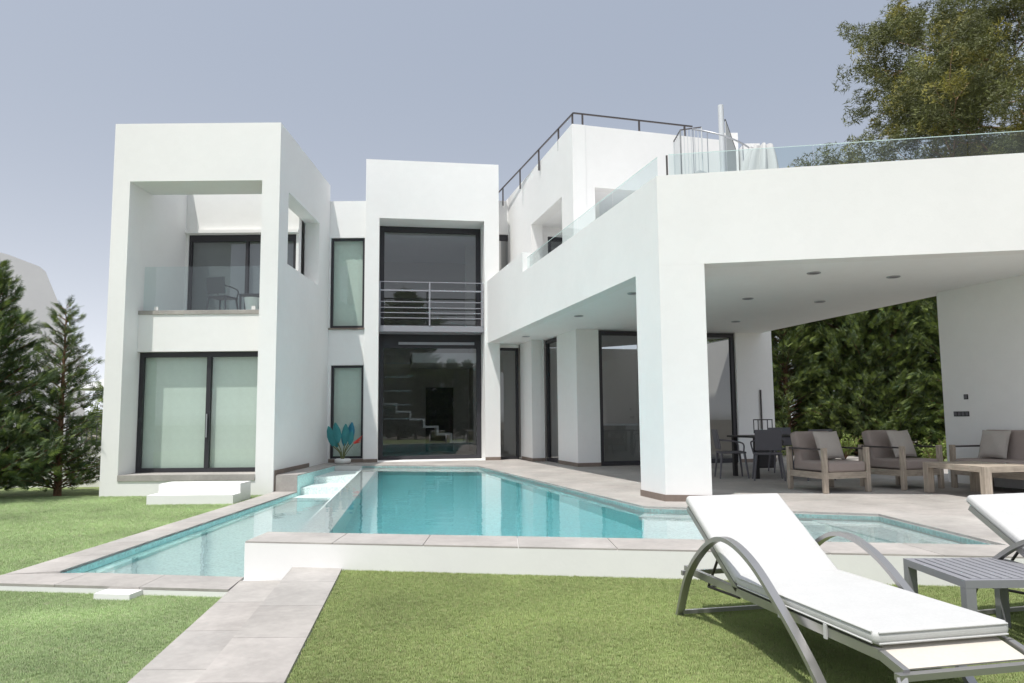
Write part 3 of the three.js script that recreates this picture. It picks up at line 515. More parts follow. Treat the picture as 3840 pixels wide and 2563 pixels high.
// ---------------------------------------------------------------- sun loungers
function lounger(name) {
  const g = group(name), Wd = 0.70, Hs = 0.335, S = 1.22, B = 0.76, ba = 0.56;   // local: +x right, -z towards the head, z = 0 at the foot of the mattress
  const hz = -S, tz = hz - Math.cos(ba) * B, ty = Hs + Math.sin(ba) * B;
  // frame rails
  for (const s of [-1, 1]) {
    const x = s * (Wd / 2 - 0.02);
    obj('side_rail', [beam(V(x, Hs - 0.03, 0.02), V(x, Hs - 0.03, hz - 0.72), 0.03, 0.045), beam(V(x, Hs - 0.03, 0.02), V(x, 0.268, 0.165), 0.03, 0.04)], M.alu, g);
    obj('back_rail', beam(V(x, Hs - 0.02, hz), V(x, ty - 0.02, tz), 0.03, 0.035), M.alu, g);
    // curved arm and leg: a flat bar bent into an arch
    const cv = new THREE.CatmullRomCurve3([V(0, 0, -0.27), V(0, 0.16, -0.43), V(0, 0.36, -0.68), V(0, 0.525, -0.93), V(0, 0.60, -1.16), V(0, 0.595, -1.33), V(0, 0.50, -1.53), V(0, 0.30, -1.76), V(0, 0.0, -1.93)]);
    const n = 44, pos = [], idx = [], hw = 0.024, ht = 0.013;
    for (let i = 0; i <= n; i++) { const p = cv.getPoint(i / n), t = cv.getTangent(i / n), u = V(0, t.z, -t.y).normalize(); for (const [a, b] of [[-hw, -ht], [hw, -ht], [hw, ht], [-hw, ht]]) pos.push(s * (Wd / 2 + 0.045) + a, p.y + u.y * b, p.z + u.z * b); }
    for (let i = 0; i < n; i++) for (let k = 0; k < 4; k++) { const a = i * 4 + k, b = i * 4 + (k + 1) % 4; idx.push(a, b, a + 4, b, b + 4, a + 4); }
    const ag = new THREE.BufferGeometry(); ag.setAttribute('position', new THREE.Float32BufferAttribute(pos, 3)); ag.setIndex(idx); const ng = ag.toNonIndexed(); ng.computeVertexNormals(); ng.setAttribute('uv', new THREE.Float32BufferAttribute(new Float32Array(ng.attributes.position.count * 2), 2));
    obj('arm_leg', ng, M.alu, g);
    obj('prop', [bar(V(s * 0.22, 0.20, hz - 0.62), V(s * 0.24, Hs + 0.2, hz - 0.34), 0.009), bar(V(s * 0.22, 0.20, hz - 0.62), V(s * 0.22, 0.22, hz - 0.20), 0.009)], M.brownMetal, g);
  }
  obj('cross_bar', [beam(V(-Wd / 2 - 0.03, 0.03, -1.905), V(Wd / 2 + 0.03, 0.03, -1.905), 0.025, 0.025), beam(V(-Wd / 2 - 0.04, Hs - 0.045, hz - 0.66), V(Wd / 2 + 0.04, Hs - 0.045, hz - 0.66), 0.025, 0.03), bar(V(-0.22, 0.2, hz - 0.62), V(0.22, 0.2, hz - 0.62), 0.009)], M.alu, g);
  obj('foot_bar', [beam(V(-Wd / 2 - 0.03, 0.262, 0.175), V(Wd / 2 + 0.03, 0.262, 0.175), 0.04, 0.026), beam(V(-Wd / 2 - 0.015, 0.26, 0.18), V(-Wd / 2 - 0.07, 0.0, 0.31), 0.04, 0.026), beam(V(Wd / 2 + 0.015, 0.26, 0.18), V(Wd / 2 + 0.07, 0.0, 0.31), 0.04, 0.026)], M.alu, g);
  // sling fabric past the mattress
  const sl = new THREE.BoxGeometry(Wd - 0.10, 0.008, 0.17, 1, 1, 1); sl.rotateX(0.28); sl.translate(0, Hs - 0.036, 0.055);
  obj('sling', sl, M.sling, g);
  const sl2 = box(-Wd / 2 + 0.06, Wd / 2 - 0.06, Hs - 0.015, Hs - 0.006, hz, -0.03); obj('sling', sl2, M.sling, g);
  const sb = new THREE.BoxGeometry(Wd - 0.10, 0.008, B); sb.rotateX(-0); const mb = new THREE.Matrix4().makeRotationX(ba).setPosition(0, (Hs + ty) / 2 - 0.012, (hz + tz) / 2); sb.applyMatrix4(mb); obj('sling', sb, M.sling, g);
  // mattress: seat and back with soft, piped edges
  const seat = rbox(Wd - 0.005, 0.062, S + 0.02, 0.026, 4); { const p = seat.attributes.position; for (let i = 0; i < p.count; i++) { const x = p.getX(i) / (Wd / 2), z = p.getZ(i) / (S / 2), y = p.getY(i); p.setY(i, y + (y > 0 ? 1 : 0) * (0.008 * (1 - x * x) * (1 - z * z * 0.6) + 0.003 * Math.sin(z * 7 + x * 2))); } seat.computeVertexNormals(); }
  seat.translate(0, Hs + 0.034, -S / 2);
  const mat = obj('mattress', seat, M.whiteVinyl, g);
  const bk = rbox(Wd - 0.005, 0.062, B + 0.03, 0.026, 4); bk.applyMatrix4(new THREE.Matrix4().makeRotationX(ba).setPosition(0, (Hs + ty) / 2 + 0.036, (hz + tz) / 2 - 0.01)); obj('mattress', bk, M.whiteVinyl, g);
  for (const y of [0.010, 0.056]) obj('piping', [-1, 1].map((s) => bar(V(s * (Wd / 2 - 0.004), Hs + y, -0.02), V(s * (Wd / 2 - 0.004), Hs + y, hz + 0.02), 0.005, 6)).concat([bar(V(-Wd / 2 + 0.02, Hs + y, 0.008), V(Wd / 2 - 0.02, Hs + y, 0.008), 0.005, 6)]), M.whiteVinyl, mat);
  obj('tie', [-0.35, -0.75].map((z) => box(-Wd / 2 - 0.004, -Wd / 2 + 0.004, Hs - 0.062, Hs + 0.006, z - 0.012, z + 0.012)), M.whiteVinyl, g);
  return g;
}
const l1 = lounger('sun_lounger'); l1.position.set(1.90, 0.17, -3.49); l1.rotation.y = 0.21;
tag(l1, 'white padded sun lounger with raised back, slatted table on its right', 'sun lounger', 'white sun loungers on the turf');
const l2 = l1.clone(); l2.name = numbered('sun_lounger'); scene.add(l2); l2.position.set(3.83, 0.17, -3.42); l2.rotation.y = 0.26;
tag(l2, 'white padded sun lounger with raised back, slatted table on its left', 'sun lounger', 'white sun loungers on the turf');

{ // grey slatted side table
  const g = group('side_table'), x0 = 2.47, x1 = 3.09, z0 = -4.95, z1 = -4.28, y = 0.60;
  obj('table_frame', [box(x0, x1, y - 0.045, y - 0.002, z1 - 0.045, z1), box(x0, x1, y - 0.045, y - 0.002, z0, z0 + 0.045), box(x0, x0 + 0.045, y - 0.045, y - 0.002, z0 + 0.046, z1 - 0.046), box(x1 - 0.045, x1, y - 0.045, y - 0.002, z0 + 0.046, z1 - 0.046)], M.tableAlu, g);
  const n = 9, w = (x1 - x0 - 0.10) / n; for (let i = 0; i < n; i++) obj('slat', box(x0 + 0.05 + i * w + 0.006, x0 + 0.05 + (i + 1) * w - 0.006, y - 0.014, y + 0.001, z0 + 0.03, z1 - 0.03), M.tableAlu, g);
  for (const x of [x0, x1 - 0.055]) for (const z of [z0, z1 - 0.055]) obj('leg', box(x, x + 0.055, 0.17, y - 0.046, z, z + 0.055), M.tableAlu, g);
  tag(settle(g), 'low grey slatted metal table standing between the sun loungers', 'side table');
}

// ---------------------------------------------------------------- patio furniture
function cushion(w, h, d, bulge = 0.02, r = 0.04) { const g = rbox(w, h, d, Math.min(r, h * 0.45), 5), p = g.attributes.position; for (let i = 0; i < p.count; i++) { const x = p.getX(i) / (w / 2), z = p.getZ(i) / (d / 2), y = p.getY(i); p.setY(i, y + Math.sign(y) * bulge * Math.max(0, 1 - x * x) * Math.max(0, 1 - z * z)); } g.computeVertexNormals(); return g; }
function pillowGeo(w, h, t) { // pinched corners, full middle
  const n = 22, pos = [], idx = []; for (const s of [1, -1]) { const o = pos.length / 3; for (let j = 0; j <= n; j++) for (let i = 0; i <= n; i++) { const u = i / n * 2 - 1, v = j / n * 2 - 1, e = (1 - u * u) * (1 - v * v), k = 1 - 0.07 * ((1 - u * u) * v * v + (1 - v * v) * u * u); pos.push(u * w / 2 * k, v * h / 2 * k, s * (t / 2 * Math.pow(e, 0.42) + 0.006 * Math.sin(u * 5 + v * 3) * e)); }
    for (let j = 0; j < n; j++) for (let i = 0; i < n; i++) { const a = o + j * (n + 1) + i, b = a + 1, c = a + n + 1, d = c + 1; s > 0 ? idx.push(a, b, d, a, d, c) : idx.push(a, d, b, a, c, d); } }
  const g = new THREE.BufferGeometry(); g.setAttribute('position', new THREE.Float32BufferAttribute(pos, 3)); g.setIndex(idx); g.computeVertexNormals(); const q = g.toNonIndexed(); q.setAttribute('uv', new THREE.Float32BufferAttribute(new Float32Array(q.attributes.position.count * 2), 2)); return q;
}
function seatUnit(name, w, nSeat, d = 0.84) { // wooden frame armchair or sofa; faces +z, origin on the floor under its middle
  const g = group(name), p = 0.066, arm = 0.64;
  for (const x of [-w / 2 + p / 2, w / 2 - p / 2]) for (const z of [-d / 2 + p / 2, d / 2 - p / 2]) obj('leg', rbox(p, arm, p, 0.006, 1).translate(x, arm / 2, z), M.woodV, g);
  for (const x of [-w / 2 + p / 2, w / 2 - p / 2]) obj('armrest', box(x - 0.03, x + 0.03, arm - 0.035, arm - 0.012, -d / 2 + p + 0.001, d / 2 - p - 0.001), M.brownMetal, g);
  for (const x of [-w / 2 + 0.03, w / 2 - 0.03]) obj('rail', box(x - 0.02, x + 0.02, 0.20, 0.29, -d / 2 + p + 0.001, d / 2 - p - 0.001), M.wood, g);
  for (const z of [-d / 2 + 0.03, d / 2 - 0.03]) obj('rail', box(-w / 2 + p + 0.001, w / 2 - p - 0.001, 0.20, 0.29, z - 0.02, z + 0.02), M.wood, g);
  obj('seat_base', box(-w / 2 + 0.055, w / 2 - 0.055, 0.255, 0.275, -d / 2 + 0.055, d / 2 - 0.055), M.brownMetal, g);
  const cw = (w - 2 * p - 0.01) / nSeat;
  for (let i = 0; i < nSeat; i++) { const x = -w / 2 + p + 0.005 + cw * (i + 0.5);
    obj('seat_cushion', cushion(cw - 0.008, 0.15, d - 0.06, 0.02).translate(x, 0.365, 0.03), M.taupe, g);
    const b = cushion(cw - 0.008, 0.15, 0.52, 0.02); b.rotateX(Math.PI / 2 - 0.24); b.translate(x, 0.60, -d / 2 + 0.12); obj('back_cushion', b, M.taupe, g); }
  return g;
}
const armA = seatUnit('armchair', 0.80, 1); armA.position.set(4.66, DECK + 0.001, -11.42); armA.rotation.y = 0.30;
tag(armA, 'pale wood armchair with taupe cushions beside the dark dining table', 'armchair', 'wooden armchairs with taupe cushions');
const armB = armA.clone(); armB.name = numbered('armchair'); scene.add(armB); armB.position.set(5.93, DECK + 0.001, -11.80); armB.rotation.y = 0.36;
tag(armB, 'pale wood armchair with taupe cushions behind the coffee table', 'armchair', 'wooden armchairs with taupe cushions');
const sofa = seatUnit('sofa', 1.9, 2, 0.74); sofa.position.set(7.22, DECK + 0.001, -10.85); sofa.rotation.y = -1.31;
tag(sofa, 'wooden frame sofa with taupe cushions by the shaded white wall', 'sofa');
function pillow(x, y, z, ry, rx, label) { const g = tag(obj('throw_pillow', pillowGeo(0.44, 0.44, 0.15).rotateX(rx).rotateY(ry), M.pillow), label, 'pillow', 'light taupe throw pillows'); g.position.set(x, y, z); return g; }
pillow(4.70, 1.07, -11.44, 0.30, -0.36, 'light taupe square pillow on the armchair beside the dining table');
pillow(5.97, 1.07, -11.80, 0.36, -0.36, 'light taupe square pillow on the armchair behind the coffee table');
pillow(7.13, 1.065, -11.38, -1.15, -0.36, 'light taupe square pillow leaning on the sofa back');
{
  const g = group('coffee_table'); const w = 0.82, d = 1.2, h = 0.43, p = 0.10;
  for (const x of [-w / 2 + p / 2, w / 2 - p / 2]) for (const z of [-d / 2 + p / 2, d / 2 - p / 2]) obj('leg', rbox(p, h - 0.001, p, 0.006, 1).translate(x, h / 2, z), M.woodV, g);
  for (const z of [-d / 2 + 0.035, d / 2 - 0.035]) obj('rail', box(-w / 2 + p + 0.001, w / 2 - p - 0.001, h - 0.075, h - 0.002, z - 0.03, z + 0.03), M.wood, g);
  for (const x of [-w / 2 + 0.035, w / 2 - 0.035]) obj('rail', box(x - 0.03, x + 0.03, h - 0.075, h - 0.002, -d / 2 + p + 0.001, d / 2 - p - 0.001), M.wood, g);
  for (let i = 0; i < 9; i++) obj('top_board', box(-w / 2 + 0.068, w / 2 - 0.068, h - 0.03, h - 0.006, -d / 2 + 0.068 + i * 0.1185, -d / 2 + 0.068 + i * 0.1185 + 0.112), M.wood, g);
  g.position.set(6.33, DECK + 0.001, -10.46); g.rotation.y = 0.13;
  tag(g, 'low pale wood coffee table before the armchairs', 'coffee table');
}
function diningChair() {
  const g = group('dining_chair'); const w = 0.46, d = 0.46, h = 0.44;
  const legs = [[-1, 1], [1, 1], [-1, -1], [1, -1]];
  for (const [sx, sz] of legs) obj('leg', cone(V(sx * (w / 2 + 0.02), 0, sz * (d / 2 + 0.02)), V(sx * (w / 2 - 0.03), h, sz * (d / 2 - 0.03)), 0.014, 0.022, 8), M.greyPlastic, g);
  obj('seat', cushion(w, 0.035, d, -0.006, 0.015).translate(0, h + 0.015, 0), M.greyPlastic, g);
  const b = cushion(w - 0.02, 0.03, 0.36, -0.01, 0.012); b.rotateX(Math.PI / 2 - 0.17); b.translate(0, h + 0.25, -d / 2 - 0.02); obj('backrest', b, M.greyPlastic, g);
  for (const s of [-1, 1]) obj('armrest', new THREE.TubeGeometry(new THREE.CatmullRomCurve3([V(s * (w / 2 - 0.01), h, d / 2 - 0.05), V(s * (w / 2 + 0.03), h + 0.17, d / 2 - 0.06), V(s * (w / 2 + 0.03), h + 0.215, 0.02), V(s * (w / 2 - 0.01), h + 0.24, -d / 2 + 0.0)]), 20, 0.014, 7), M.greyPlastic, g);
  return g;
}
const ch = diningChair();
const spots = [[3.95, -13.95, 1.5, 'dark plastic armchair at the end of the dining table beside the white pillar'], [4.42, -13.35, 2.9, 'dark plastic armchair with its back to the pool at the dining table'], [5.2, -13.35, 3.3, 'dark plastic armchair at the dining table behind the wooden armchair'], [5.35, -15.2, -0.1, 'dark plastic armchair across the dining table near the drainpipe']];
spots.forEach(([x, z, a, label], i) => { const o = i ? ch.clone() : ch; if (i) { o.name = numbered('dining_chair'); scene.add(o); } o.position.set(x, DECK + 0.001, z); o.rotation.y = a; tag(o, label, 'chair', 'dark chairs round the dining table'); });
{
  const g = group('dining_table'); const w = 1.7, d = 0.9, h = 0.75;
  obj('tabletop', rbox(w, 0.035, d, 0.012, 2).translate(0, h - 0.0175, 0), M.black, g);
  for (const x of [-w / 2 + 0.1, w / 2 - 0.1]) for (const z of [-d / 2 + 0.1, d / 2 - 0.1]) obj('leg', box(x - 0.035, x + 0.035, 0, h - 0.036, z - 0.035, z + 0.035), M.black, g);
  g.position.set(4.95, DECK + 0.001, -14.2); g.rotation.y = 0.27; tag(g, 'dark dining table under the covered terrace', 'dining table');
}
{ // lantern stand seen above the table
  const g = group('lantern'); const x = 5.42, z = -16.6, y = DECK + 0.001;
  obj('base', rbox(0.34, 0.62, 0.34, 0.02, 2).translate(x, y + 0.31, z), M.black, g);
  obj('bowl', new THREE.CylinderGeometry(0.17, 0.12, 0.12, 14).translate(x, y + 0.68, z), M.black, g);
  for (const [a, b] of [[-1, -1], [1, -1], [-1, 1], [1, 1]]) obj('upright', bar(V(x + a * 0.15, y + 0.73, z + b * 0.15), V(x + a * 0.15, y + 1.02, z + b * 0.15), 0.01, 6), M.black, g);
  obj('top_rim', [box(x - 0.16, x + 0.16, y + 1.015, y + 1.035, z + 0.14, z + 0.16), box(x - 0.16, x + 0.16, y + 1.015, y + 1.035, z - 0.16, z - 0.14), box(x - 0.16, x - 0.14, y + 1.015, y + 1.035, z - 0.139, z + 0.139), box(x + 0.14, x + 0.16, y + 1.015, y + 1.035, z - 0.139, z + 0.139)], M.black, g);
  tag(settle(g), 'black open metal lantern stand by the white end wall', 'lantern');
}
// ---------------------------------------------------------------- balcony things, plant
{
  const b = diningChair(); b.position.set(-6.62, 3.842, -17.25); b.rotation.y = 2.9; b.scale.setScalar(1.05);
  tag(b, 'grey plastic armchair on the balcony behind the glass', 'chair');
  const t = group('balcony_table'); obj('tabletop', rbox(0.62, 0.03, 0.62, 0.01, 2).translate(0, 0.55, 0), M.greyPlastic, t); for (const x of [-0.26, 0.26]) for (const z of [-0.26, 0.26]) obj('leg', box(x - 0.02, x + 0.02, 0, 0.534, z - 0.02, z + 0.02), M.greyPlastic, t);
  t.position.set(-5.95, 3.842, -17.5); tag(t, 'small grey square table on the balcony', 'table');
  const pot = new THREE.LatheGeometry([[0, 0], [0.12, 0], [0.17, 0.36], [0.175, 0.37], [0.16, 0.37], [0.155, 0.33], [0, 0.33]].map((q) => new THREE.Vector2(...q)), 24);
  const p = tag(obj('plant_pot', pot, M.potWhite), 'white tapered plant pot on the balcony floor', 'pot'); p.position.set(-5.83, 3.888, -16.92);
}
{
  const g = group('potted_plant'), x = -4.30, y = DECK + 0.001, z = -19.42;
  obj('pot', new THREE.LatheGeometry([[0, 0], [0.15, 0], [0.20, 0.05], [0.205, 0.12], [0.17, 0.135], [0, 0.125]].map((q) => new THREE.Vector2(...q)), 24).translate(x, y, z), M.potWhite, g);
  const leaf = (base, dir, len, wid, mat) => {
    const d = dir.clone().normalize(), s = V(d.z * 0.2 + 1, 0, -d.x * 0.4).cross(d).cross(d).normalize(), u = s.clone().cross(d).normalize(), n = 12, pos = [], idx = [];
    for (let i = 0; i <= n; i++) { const t = i / n, w = wid * Math.pow(Math.sin(Math.PI * Math.min(1, t * 0.93 + 0.05)), 0.75) * (1 - 0.15 * t); const c = base.clone().addScaledVector(d, t * len).addScaledVector(u, -0.10 * len * t * t); for (const k of [-1, -0.5, 0, 0.5, 1]) { const q = c.clone().addScaledVector(s, k * w / 2).addScaledVector(u, Math.abs(k) * w * 0.14 + 0.008 * Math.sin(t * 22) * Math.abs(k)); pos.push(q.x, q.y, q.z); } }
    for (let i = 0; i < n; i++) for (let k = 0; k < 4; k++) { const a = i * 5 + k; idx.push(a, a + 1, a + 6, a, a + 6, a + 5); }
    const gg = new THREE.BufferGeometry(); gg.setAttribute('position', new THREE.Float32BufferAttribute(pos, 3)); gg.setIndex(idx); gg.computeVertexNormals(); gg.setAttribute('uv', new THREE.Float32BufferAttribute(new Float32Array(pos.length / 3 * 2), 2));
    obj('leaf', gg, mat, g);
  };
  const L = [[-0.38, 0.42, 0.05, 0.52, 0.24, 0], [-0.18, 0.52, 0.12, 0.52, 0.23, 0], [0.10, 0.50, 0.10, 0.50, 0.21, 0], [0.24, 0.55, -0.05, 0.50, 0.21, 1], [0.02, 0.42, -0.15, 0.50, 0.20, 1], [-0.28, 0.38, -0.12, 0.42, 0.19, 0], [0.30, 0.46, 0.14, 0.36, 0.16, 0]];
  for (const [dx, dy, dz, len, w, m] of L) { const b = V(x + dx * 0.62, y + 0.10 + dy * 0.82, z + dz * 0.62); obj('stem', new THREE.TubeGeometry(new THREE.CatmullRomCurve3([V(x + dx * 0.08, y + 0.11, z + dz * 0.08), V(x + dx * 0.22, y + 0.12 + dy * 0.4, z + dz * 0.22), b]), 10, 0.013, 6), M.stem, g); leaf(b, V(dx * 0.55, 0.9, dz * 0.5), len, w, m ? M.tealBlue : M.teal); }
  const fb = V(x + 0.30, y + 0.52, z + 0.1); obj('stem', new THREE.TubeGeometry(new THREE.CatmullRomCurve3([V(x, y + 0.11, z), V(x + 0.12, y + 0.3, z + 0.05), fb]), 10, 0.009, 6), M.stem, g);
  const fl = []; for (let i = 0; i < 4; i++) fl.push(cone(fb, fb.clone().add(V(0.17 + 0.02 * i, 0.03 + 0.055 * i, 0.03 * (i - 1))), 0.03, 0.003, 5)); obj('flower', fl, M.red, g);
  tag(settle(g, V(x, y, z)), 'turquoise leaved plant with a red flower in a white bowl by the pool', 'potted plant');
}
console.log('furniture');

// ---------------------------------------------------------------- trees
function foliage() { return { p: [], c: [], add(a, b, c, col) { this.p.push(a.x, a.y, a.z, b.x, b.y, b.z, c.x, c.y, c.z); for (let i = 0; i < 3; i++) this.c.push(col[0], col[1], col[2]); }, build(name, parent) { const g = new THREE.BufferGeometry(); g.setAttribute('position', new THREE.Float32BufferAttribute(this.p, 3)); g.setAttribute('color', new THREE.Float32BufferAttribute(this.c, 3)); g.setAttribute('uv', new THREE.Float32BufferAttribute(new Float32Array(this.p.length / 3 * 2), 2)); g.computeVertexNormals(); const m = new THREE.Mesh(g, M.leaf); m.name = name; m.castShadow = m.receiveShadow = true; parent.add(m); return m; } }; }
const sph = () => { const z = rr(-1, 1), a = rr(0, 6.2832), r = Math.sqrt(1 - z * z); return V(r * Math.cos(a), z, r * Math.sin(a)); };
function conifer(name, H, R, o) { // feathery cypress: branches of flat sprays
  const g = group(name), f = foliage(), tr = [];
  for (let i = 0; i < 8; i++) tr.push(cone(V(0, H * i / 8.6, 0), V(0, H * (i + 1) / 8.6, 0), 0.02 * H * (1 - i / 9), 0.02 * H * (1 - (i + 1) / 9), 7));
  obj('trunk', tr, M.bark, g); const limbs = [];
  for (let i = 0; i < o.branches; i++) {
    const t = Math.pow(i / o.branches, o.pow ?? 1.15) * 0.96 + 0.03, y = H * t, prof = o.column ? Math.min(1, (1 - t) * 3.2) * (0.85 + 0.15 * Math.sin(i)) : Math.pow(1 - t, 0.75);
    const len = R * prof * rr(0.6, 1.12) + 0.12, a = i * 2.39996 + rr(-0.5, 0.5), up = rr(0.12, 0.55) + t * 0.5;
    const dir = V(Math.cos(a), up, Math.sin(a)).normalize(), s0 = V(0, y, 0), tip = s0.clone().addScaledVector(dir, len);
    limbs.push(cone(s0, tip, 0.012 + 0.006 * len, 0.004, 4));
    const nS = Math.max(4, Math.round(len * o.sprays));
    for (let k = 0; k < nS; k++) {
      const u = o.column ? rr(0.35, 1.05) : rr(0.18, 1.05), b = s0.clone().addScaledVector(dir, len * u).add(V(rr(-0.1, 0.1), rr(-0.1, 0.1), rr(-0.1, 0.1)).multiplyScalar(len * 0.9));
      const d = dir.clone().add(V(rr(-0.8, 0.8), rr(-0.25, 0.75), rr(-0.8, 0.8))).normalize(), side = sph().cross(d).normalize(), sl = o.size * rr(0.7, 1.4);
      const v = rr(0.65, 1.3), yel = rnd() < o.light ? 1 : 0, col = yel ? [0.19 * v, 0.255 * v, 0.05 * v] : [0.055 * v, 0.095 * v, 0.026 * v];
      const nl = o.leaves; for (let q = 0; q < nl; q++) { const tt = q / nl, c = b.clone().addScaledVector(d, sl * tt), sg = q % 2 ? 1 : -1, ld = d.clone().multiplyScalar(0.75).addScaledVector(side, sg * 0.7).normalize(), ll = sl * 0.55 * (1 - tt * 0.6), ww = side.clone().cross(ld).cross(ld).normalize().multiplyScalar(ll * 0.16); f.add(c.clone().add(ww), c.clone().sub(ww), c.clone().addScaledVector(ld, ll).add(V(0, -0.02, 0)), col); }
    }
  }
  obj('branches', limbs, M.bark, g); f.build('crown', g); return g;
}
const place = (g, x, y, z, ry, s, label, cat, grp) => { g.position.set(x, y, z); g.rotation.y = ry; if (s) g.scale.setScalar(s); return tag(g, label, cat, grp); };
seed = 4242; place(conifer('cypress_tree', 4.75, 1.75, { branches: 210, sprays: 52, size: 0.16, leaves: 9, light: 0.27, pow: 1.4 }), -10.6, 0, -15.4, 0.3, 1, 'tall dense dark green cypress at the edge of the lawn', 'tree');
place(conifer('cypress_tree', 4.05, 1.05, { branches: 125, sprays: 44, size: 0.14, leaves: 8, light: 0.30, pow: 1.4 }), -9.45, 0, -16.0, 1.3, 1, 'slender sparse cypress next to the corner of the white villa', 'tree');
place(conifer('cypress_tree', 4.6, 1.7, { branches: 120, sprays: 20, size: 0.24, leaves: 8, light: 0.45 }), -10.6, -0.1, -21.5, 2.1, 1, 'yellowish green conifer behind the low boundary wall', 'tree');
const hedgeA = conifer('thuja_hedge_plant', 5.6, 1.25, { branches: 240, sprays: 64, size: 0.15, leaves: 8, light: 0.55, column: true, pow: 1.0 });
{
  const spotsH = [[7.9, -22.0], [9.3, -21.6], [10.6, -21.0], [11.9, -20.3], [13.2, -19.4], [8.6, -24.0], [11.3, -23.0], [14.4, -18.3], [10.0, -23.4], [12.6, -22.3], [13.9, -21.0], [7.4, -24.6], [9.9, -21.2]];
  spotsH.forEach(([x, z], i) => { const o = i ? hedgeA.clone() : hedgeA; if (i) { o.name = numbered('thuja_hedge_plant'); scene.add(o); } place(o, x, 0.2, z, i * 1.7, i > 4 ? 1.12 : 1, 'dense dark green thuja in the tall hedge behind the patio', 'hedge', 'thujas of the hedge behind the patio'); });
}
function pine(name, H, o) {
  const g = group(name), f = foliage(), wood = [], ctr = [];
  const grow = (a, dir, len, r, depth) => {
    const n = 3; let p = a.clone(), d = dir.clone();
    for (let i = 0; i < n; i++) { const q = p.clone().addScaledVector(d, len / n); wood.push(cone(p, q, r * (1 - i / n * 0.5), r * (1 - (i + 1) / n * 0.5), depth > 1 ? 4 : 6)); p = q; d.add(V(rr(-0.3, 0.3), rr(-0.12, 0.22), rr(-0.3, 0.3))).normalize();
      if (depth < 2 && i > 0) for (let k = 0; k < (depth === 0 ? 3 : 2); k++) { const s = d.clone().add(sph().multiplyScalar(0.95)).normalize(); if (s.y < -0.3) s.y *= -0.4; grow(p, s, len * rr(0.45, 0.66), r * 0.45, depth + 1); } }
    if (depth >= 1) for (let k = 0; k < 6; k++) ctr.push(p.clone().add(V(rr(-1, 1), rr(-0.4, 1), rr(-1, 1)).multiplyScalar(0.62)));
  };
  obj('trunk', [cone(V(0, 0, 0), V(0.2, H * 0.3, 0), 0.28, 0.22, 9), cone(V(0.2, H * 0.3, 0), V(0, H * 0.55, 0.2), 0.22, 0.17, 9), cone(V(0, H * 0.55, 0.2), V(0.2, H * 0.86, 0), 0.17, 0.06, 8)], M.bark, g);
  for (let i = 0; i < o.limbs; i++) { const t = 0.34 + 0.60 * i / o.limbs, a = i * 2.4 + rr(-0.4, 0.4); grow(V(0.1, H * t, 0.1), V(Math.cos(a), rr(0.1, 0.5), Math.sin(a)).normalize(), o.R * (1.15 - 0.6 * t) * rr(0.75, 1.1), 0.12 * (1.2 - t), 0); }
  obj('limbs', wood, M.paleBark, g);
  for (const c of ctr) { const rC = rr(0.24, 0.40), v0 = rr(0.75, 1.25), yel = rnd() < o.yellow; for (let k = 0; k < o.needles; k++) { const d = sph(); d.y = d.y * 0.8 + 0.18; const b = c.clone().addScaledVector(sph(), rC * 0.75), l = rr(0.11, 0.2), s = sph().cross(d).normalize().multiplyScalar(0.017), v = v0 * rr(0.7, 1.3); f.add(b.clone().add(s), b.clone().sub(s), b.clone().addScaledVector(d.normalize(), l), yel ? [0.28 * v, 0.26 * v, 0.05 * v] : [0.125 * v, 0.14 * v, 0.038 * v]); } }
  f.build('crown', g); return g;
}
seed = 2025; place(pine('pine_tree', 14.6, { limbs: 18, R: 5.2, needles: 105, yellow: 0.12 }), 17.75, 0, -23.5, 3.4, 1, 'tall airy pine with pale branches behind the glass balustrade', 'tree');
seed = 905; place(pine('pine_tree', 12.2, { limbs: 10, R: 4.4, needles: 80, yellow: 0.72 }), 18.6, 0, -20.0, 2.2, 1, 'yellow green pine crown next to the tall airy pine', 'tree');
{ const o = hedgeA.clone(); o.name = numbered('thuja_tree'); scene.add(o); place(o, 4.6, 0, 21, 0.8, 1, 'tall round dark tree mirrored in the upper tower window', 'tree'); o.scale.set(2.7, 2.2, 2.7); }

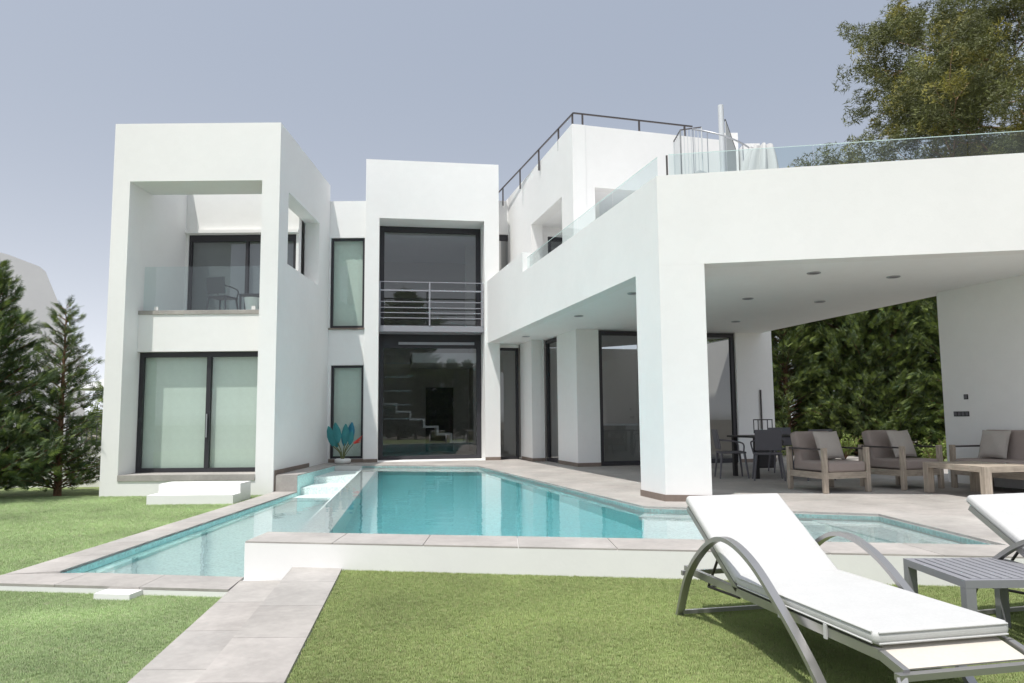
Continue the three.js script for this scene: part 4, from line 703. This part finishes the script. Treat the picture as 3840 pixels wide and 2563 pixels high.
{ // two bright young shrubs at the foot of the hedge
  const mk = (x, z, s, label) => { const g = group('shrub'), f = foliage(), st = []; for (let i = 0; i < 34; i++) { const d = V(rr(-0.7, 0.7), rr(0.5, 1.2), rr(-0.7, 0.7)).normalize(), L = rr(0.35, 0.65) * s; st.push(cone(V(0, 0, 0), V(d.x * L, d.y * L, d.z * L), 0.008, 0.003, 4)); for (let k = 0; k < 16; k++) { const b = d.clone().multiplyScalar(L * rr(0.3, 1)), e = sph(), w = sph().cross(e).normalize().multiplyScalar(0.022), v = rr(0.8, 1.3); f.add(b.clone().add(w), b.clone().sub(w), b.clone().addScaledVector(e, 0.09), [0.17 * v, 0.24 * v, 0.04 * v]); } } obj('stems', st, M.bark, g); f.build('foliage', g); place(g, x, 0.38, z, 0, 1, label, 'shrub', 'bright young shrubs at the foot of the hedge'); };
  mk(8.35, -19.4, 1.25, 'bright green young shrub between the two armchairs'); mk(9.6, -17.4, 1.1, 'bright green young shrub beside the edge of the shaded white wall');
}

// ---------------------------------------------------------------- beyond the garden
{ // low boundary wall with a railing on the left
  const g = group('boundary_wall'); obj('wall', box(-18, -8.5, -0.1, 0.95, -18.3, -18.1), M.plaster, g);
  obj('rail', [box(-18, -8.5, 1.62, 1.66, -18.22, -18.18), box(-18, -8.5, 1.05, 1.08, -18.215, -18.185)], M.darkSteel, g);
  for (let x = -13.6; x < -8.5; x += 0.12) obj('baluster', box(x - 0.009, x + 0.009, 0.951, 1.619, -18.209, -18.191), M.darkSteel, g);
  tag(settle(g), 'low pale boundary wall topped by dark railings behind the cypresses', 'wall');
}
{ // neighbouring house with a slanted pale gable
  const g = group('neighbour_house'); const s = new THREE.Shape([[0, 0], [16.3, 0], [16.2, 4.5], [15.26, 6.34], [14.15, 8.85], [13.86, 9.06], [12.53, 9.42], [0, 11]].map((q) => new THREE.Vector2(...q)));
  const e = new THREE.ExtrudeGeometry(s, { depth: 8, bevelEnabled: false }); e.translate(0, 0, -8); e.applyMatrix4(frame([-31.58, -25.52], [-21.31, -38.23])); obj('wall', e, M.plaster, g);
  tag(settle(g), 'pale grey neighbouring house with a sloping gable behind the trees', 'house');
  const p = group('garden_parasol'); obj('canopy', new THREE.ConeGeometry(1.5, 0.5, 8).translate(-12.0, 2.75, -23.5), M.whiteVinyl, p); obj('pole', bar(V(-12, -0.1, -23.5), V(-12, 2.6, -23.5), 0.03), M.paleMetal, p);
  tag(settle(p), 'white parasol in the neighbouring garden behind the slender cypress', 'parasol');
}
{ // hedge behind the viewer, seen only in the window glass
  for (let i = 0; i < 14; i++) { const o = hedgeA.clone(); o.name = numbered('thuja_hedge_plant'); scene.add(o); place(o, -5 + i * 1.35, 0, 15 + (i % 3) * 0.4, i * 1.3, 0.62, 'low dark thuja of the hedge mirrored in the tower glass', 'hedge', 'thujas mirrored in the tower glass'); o.scale.set(1.1, 1.08, 1.1); }
}
console.log('done');
renderer.render(scene, camera);
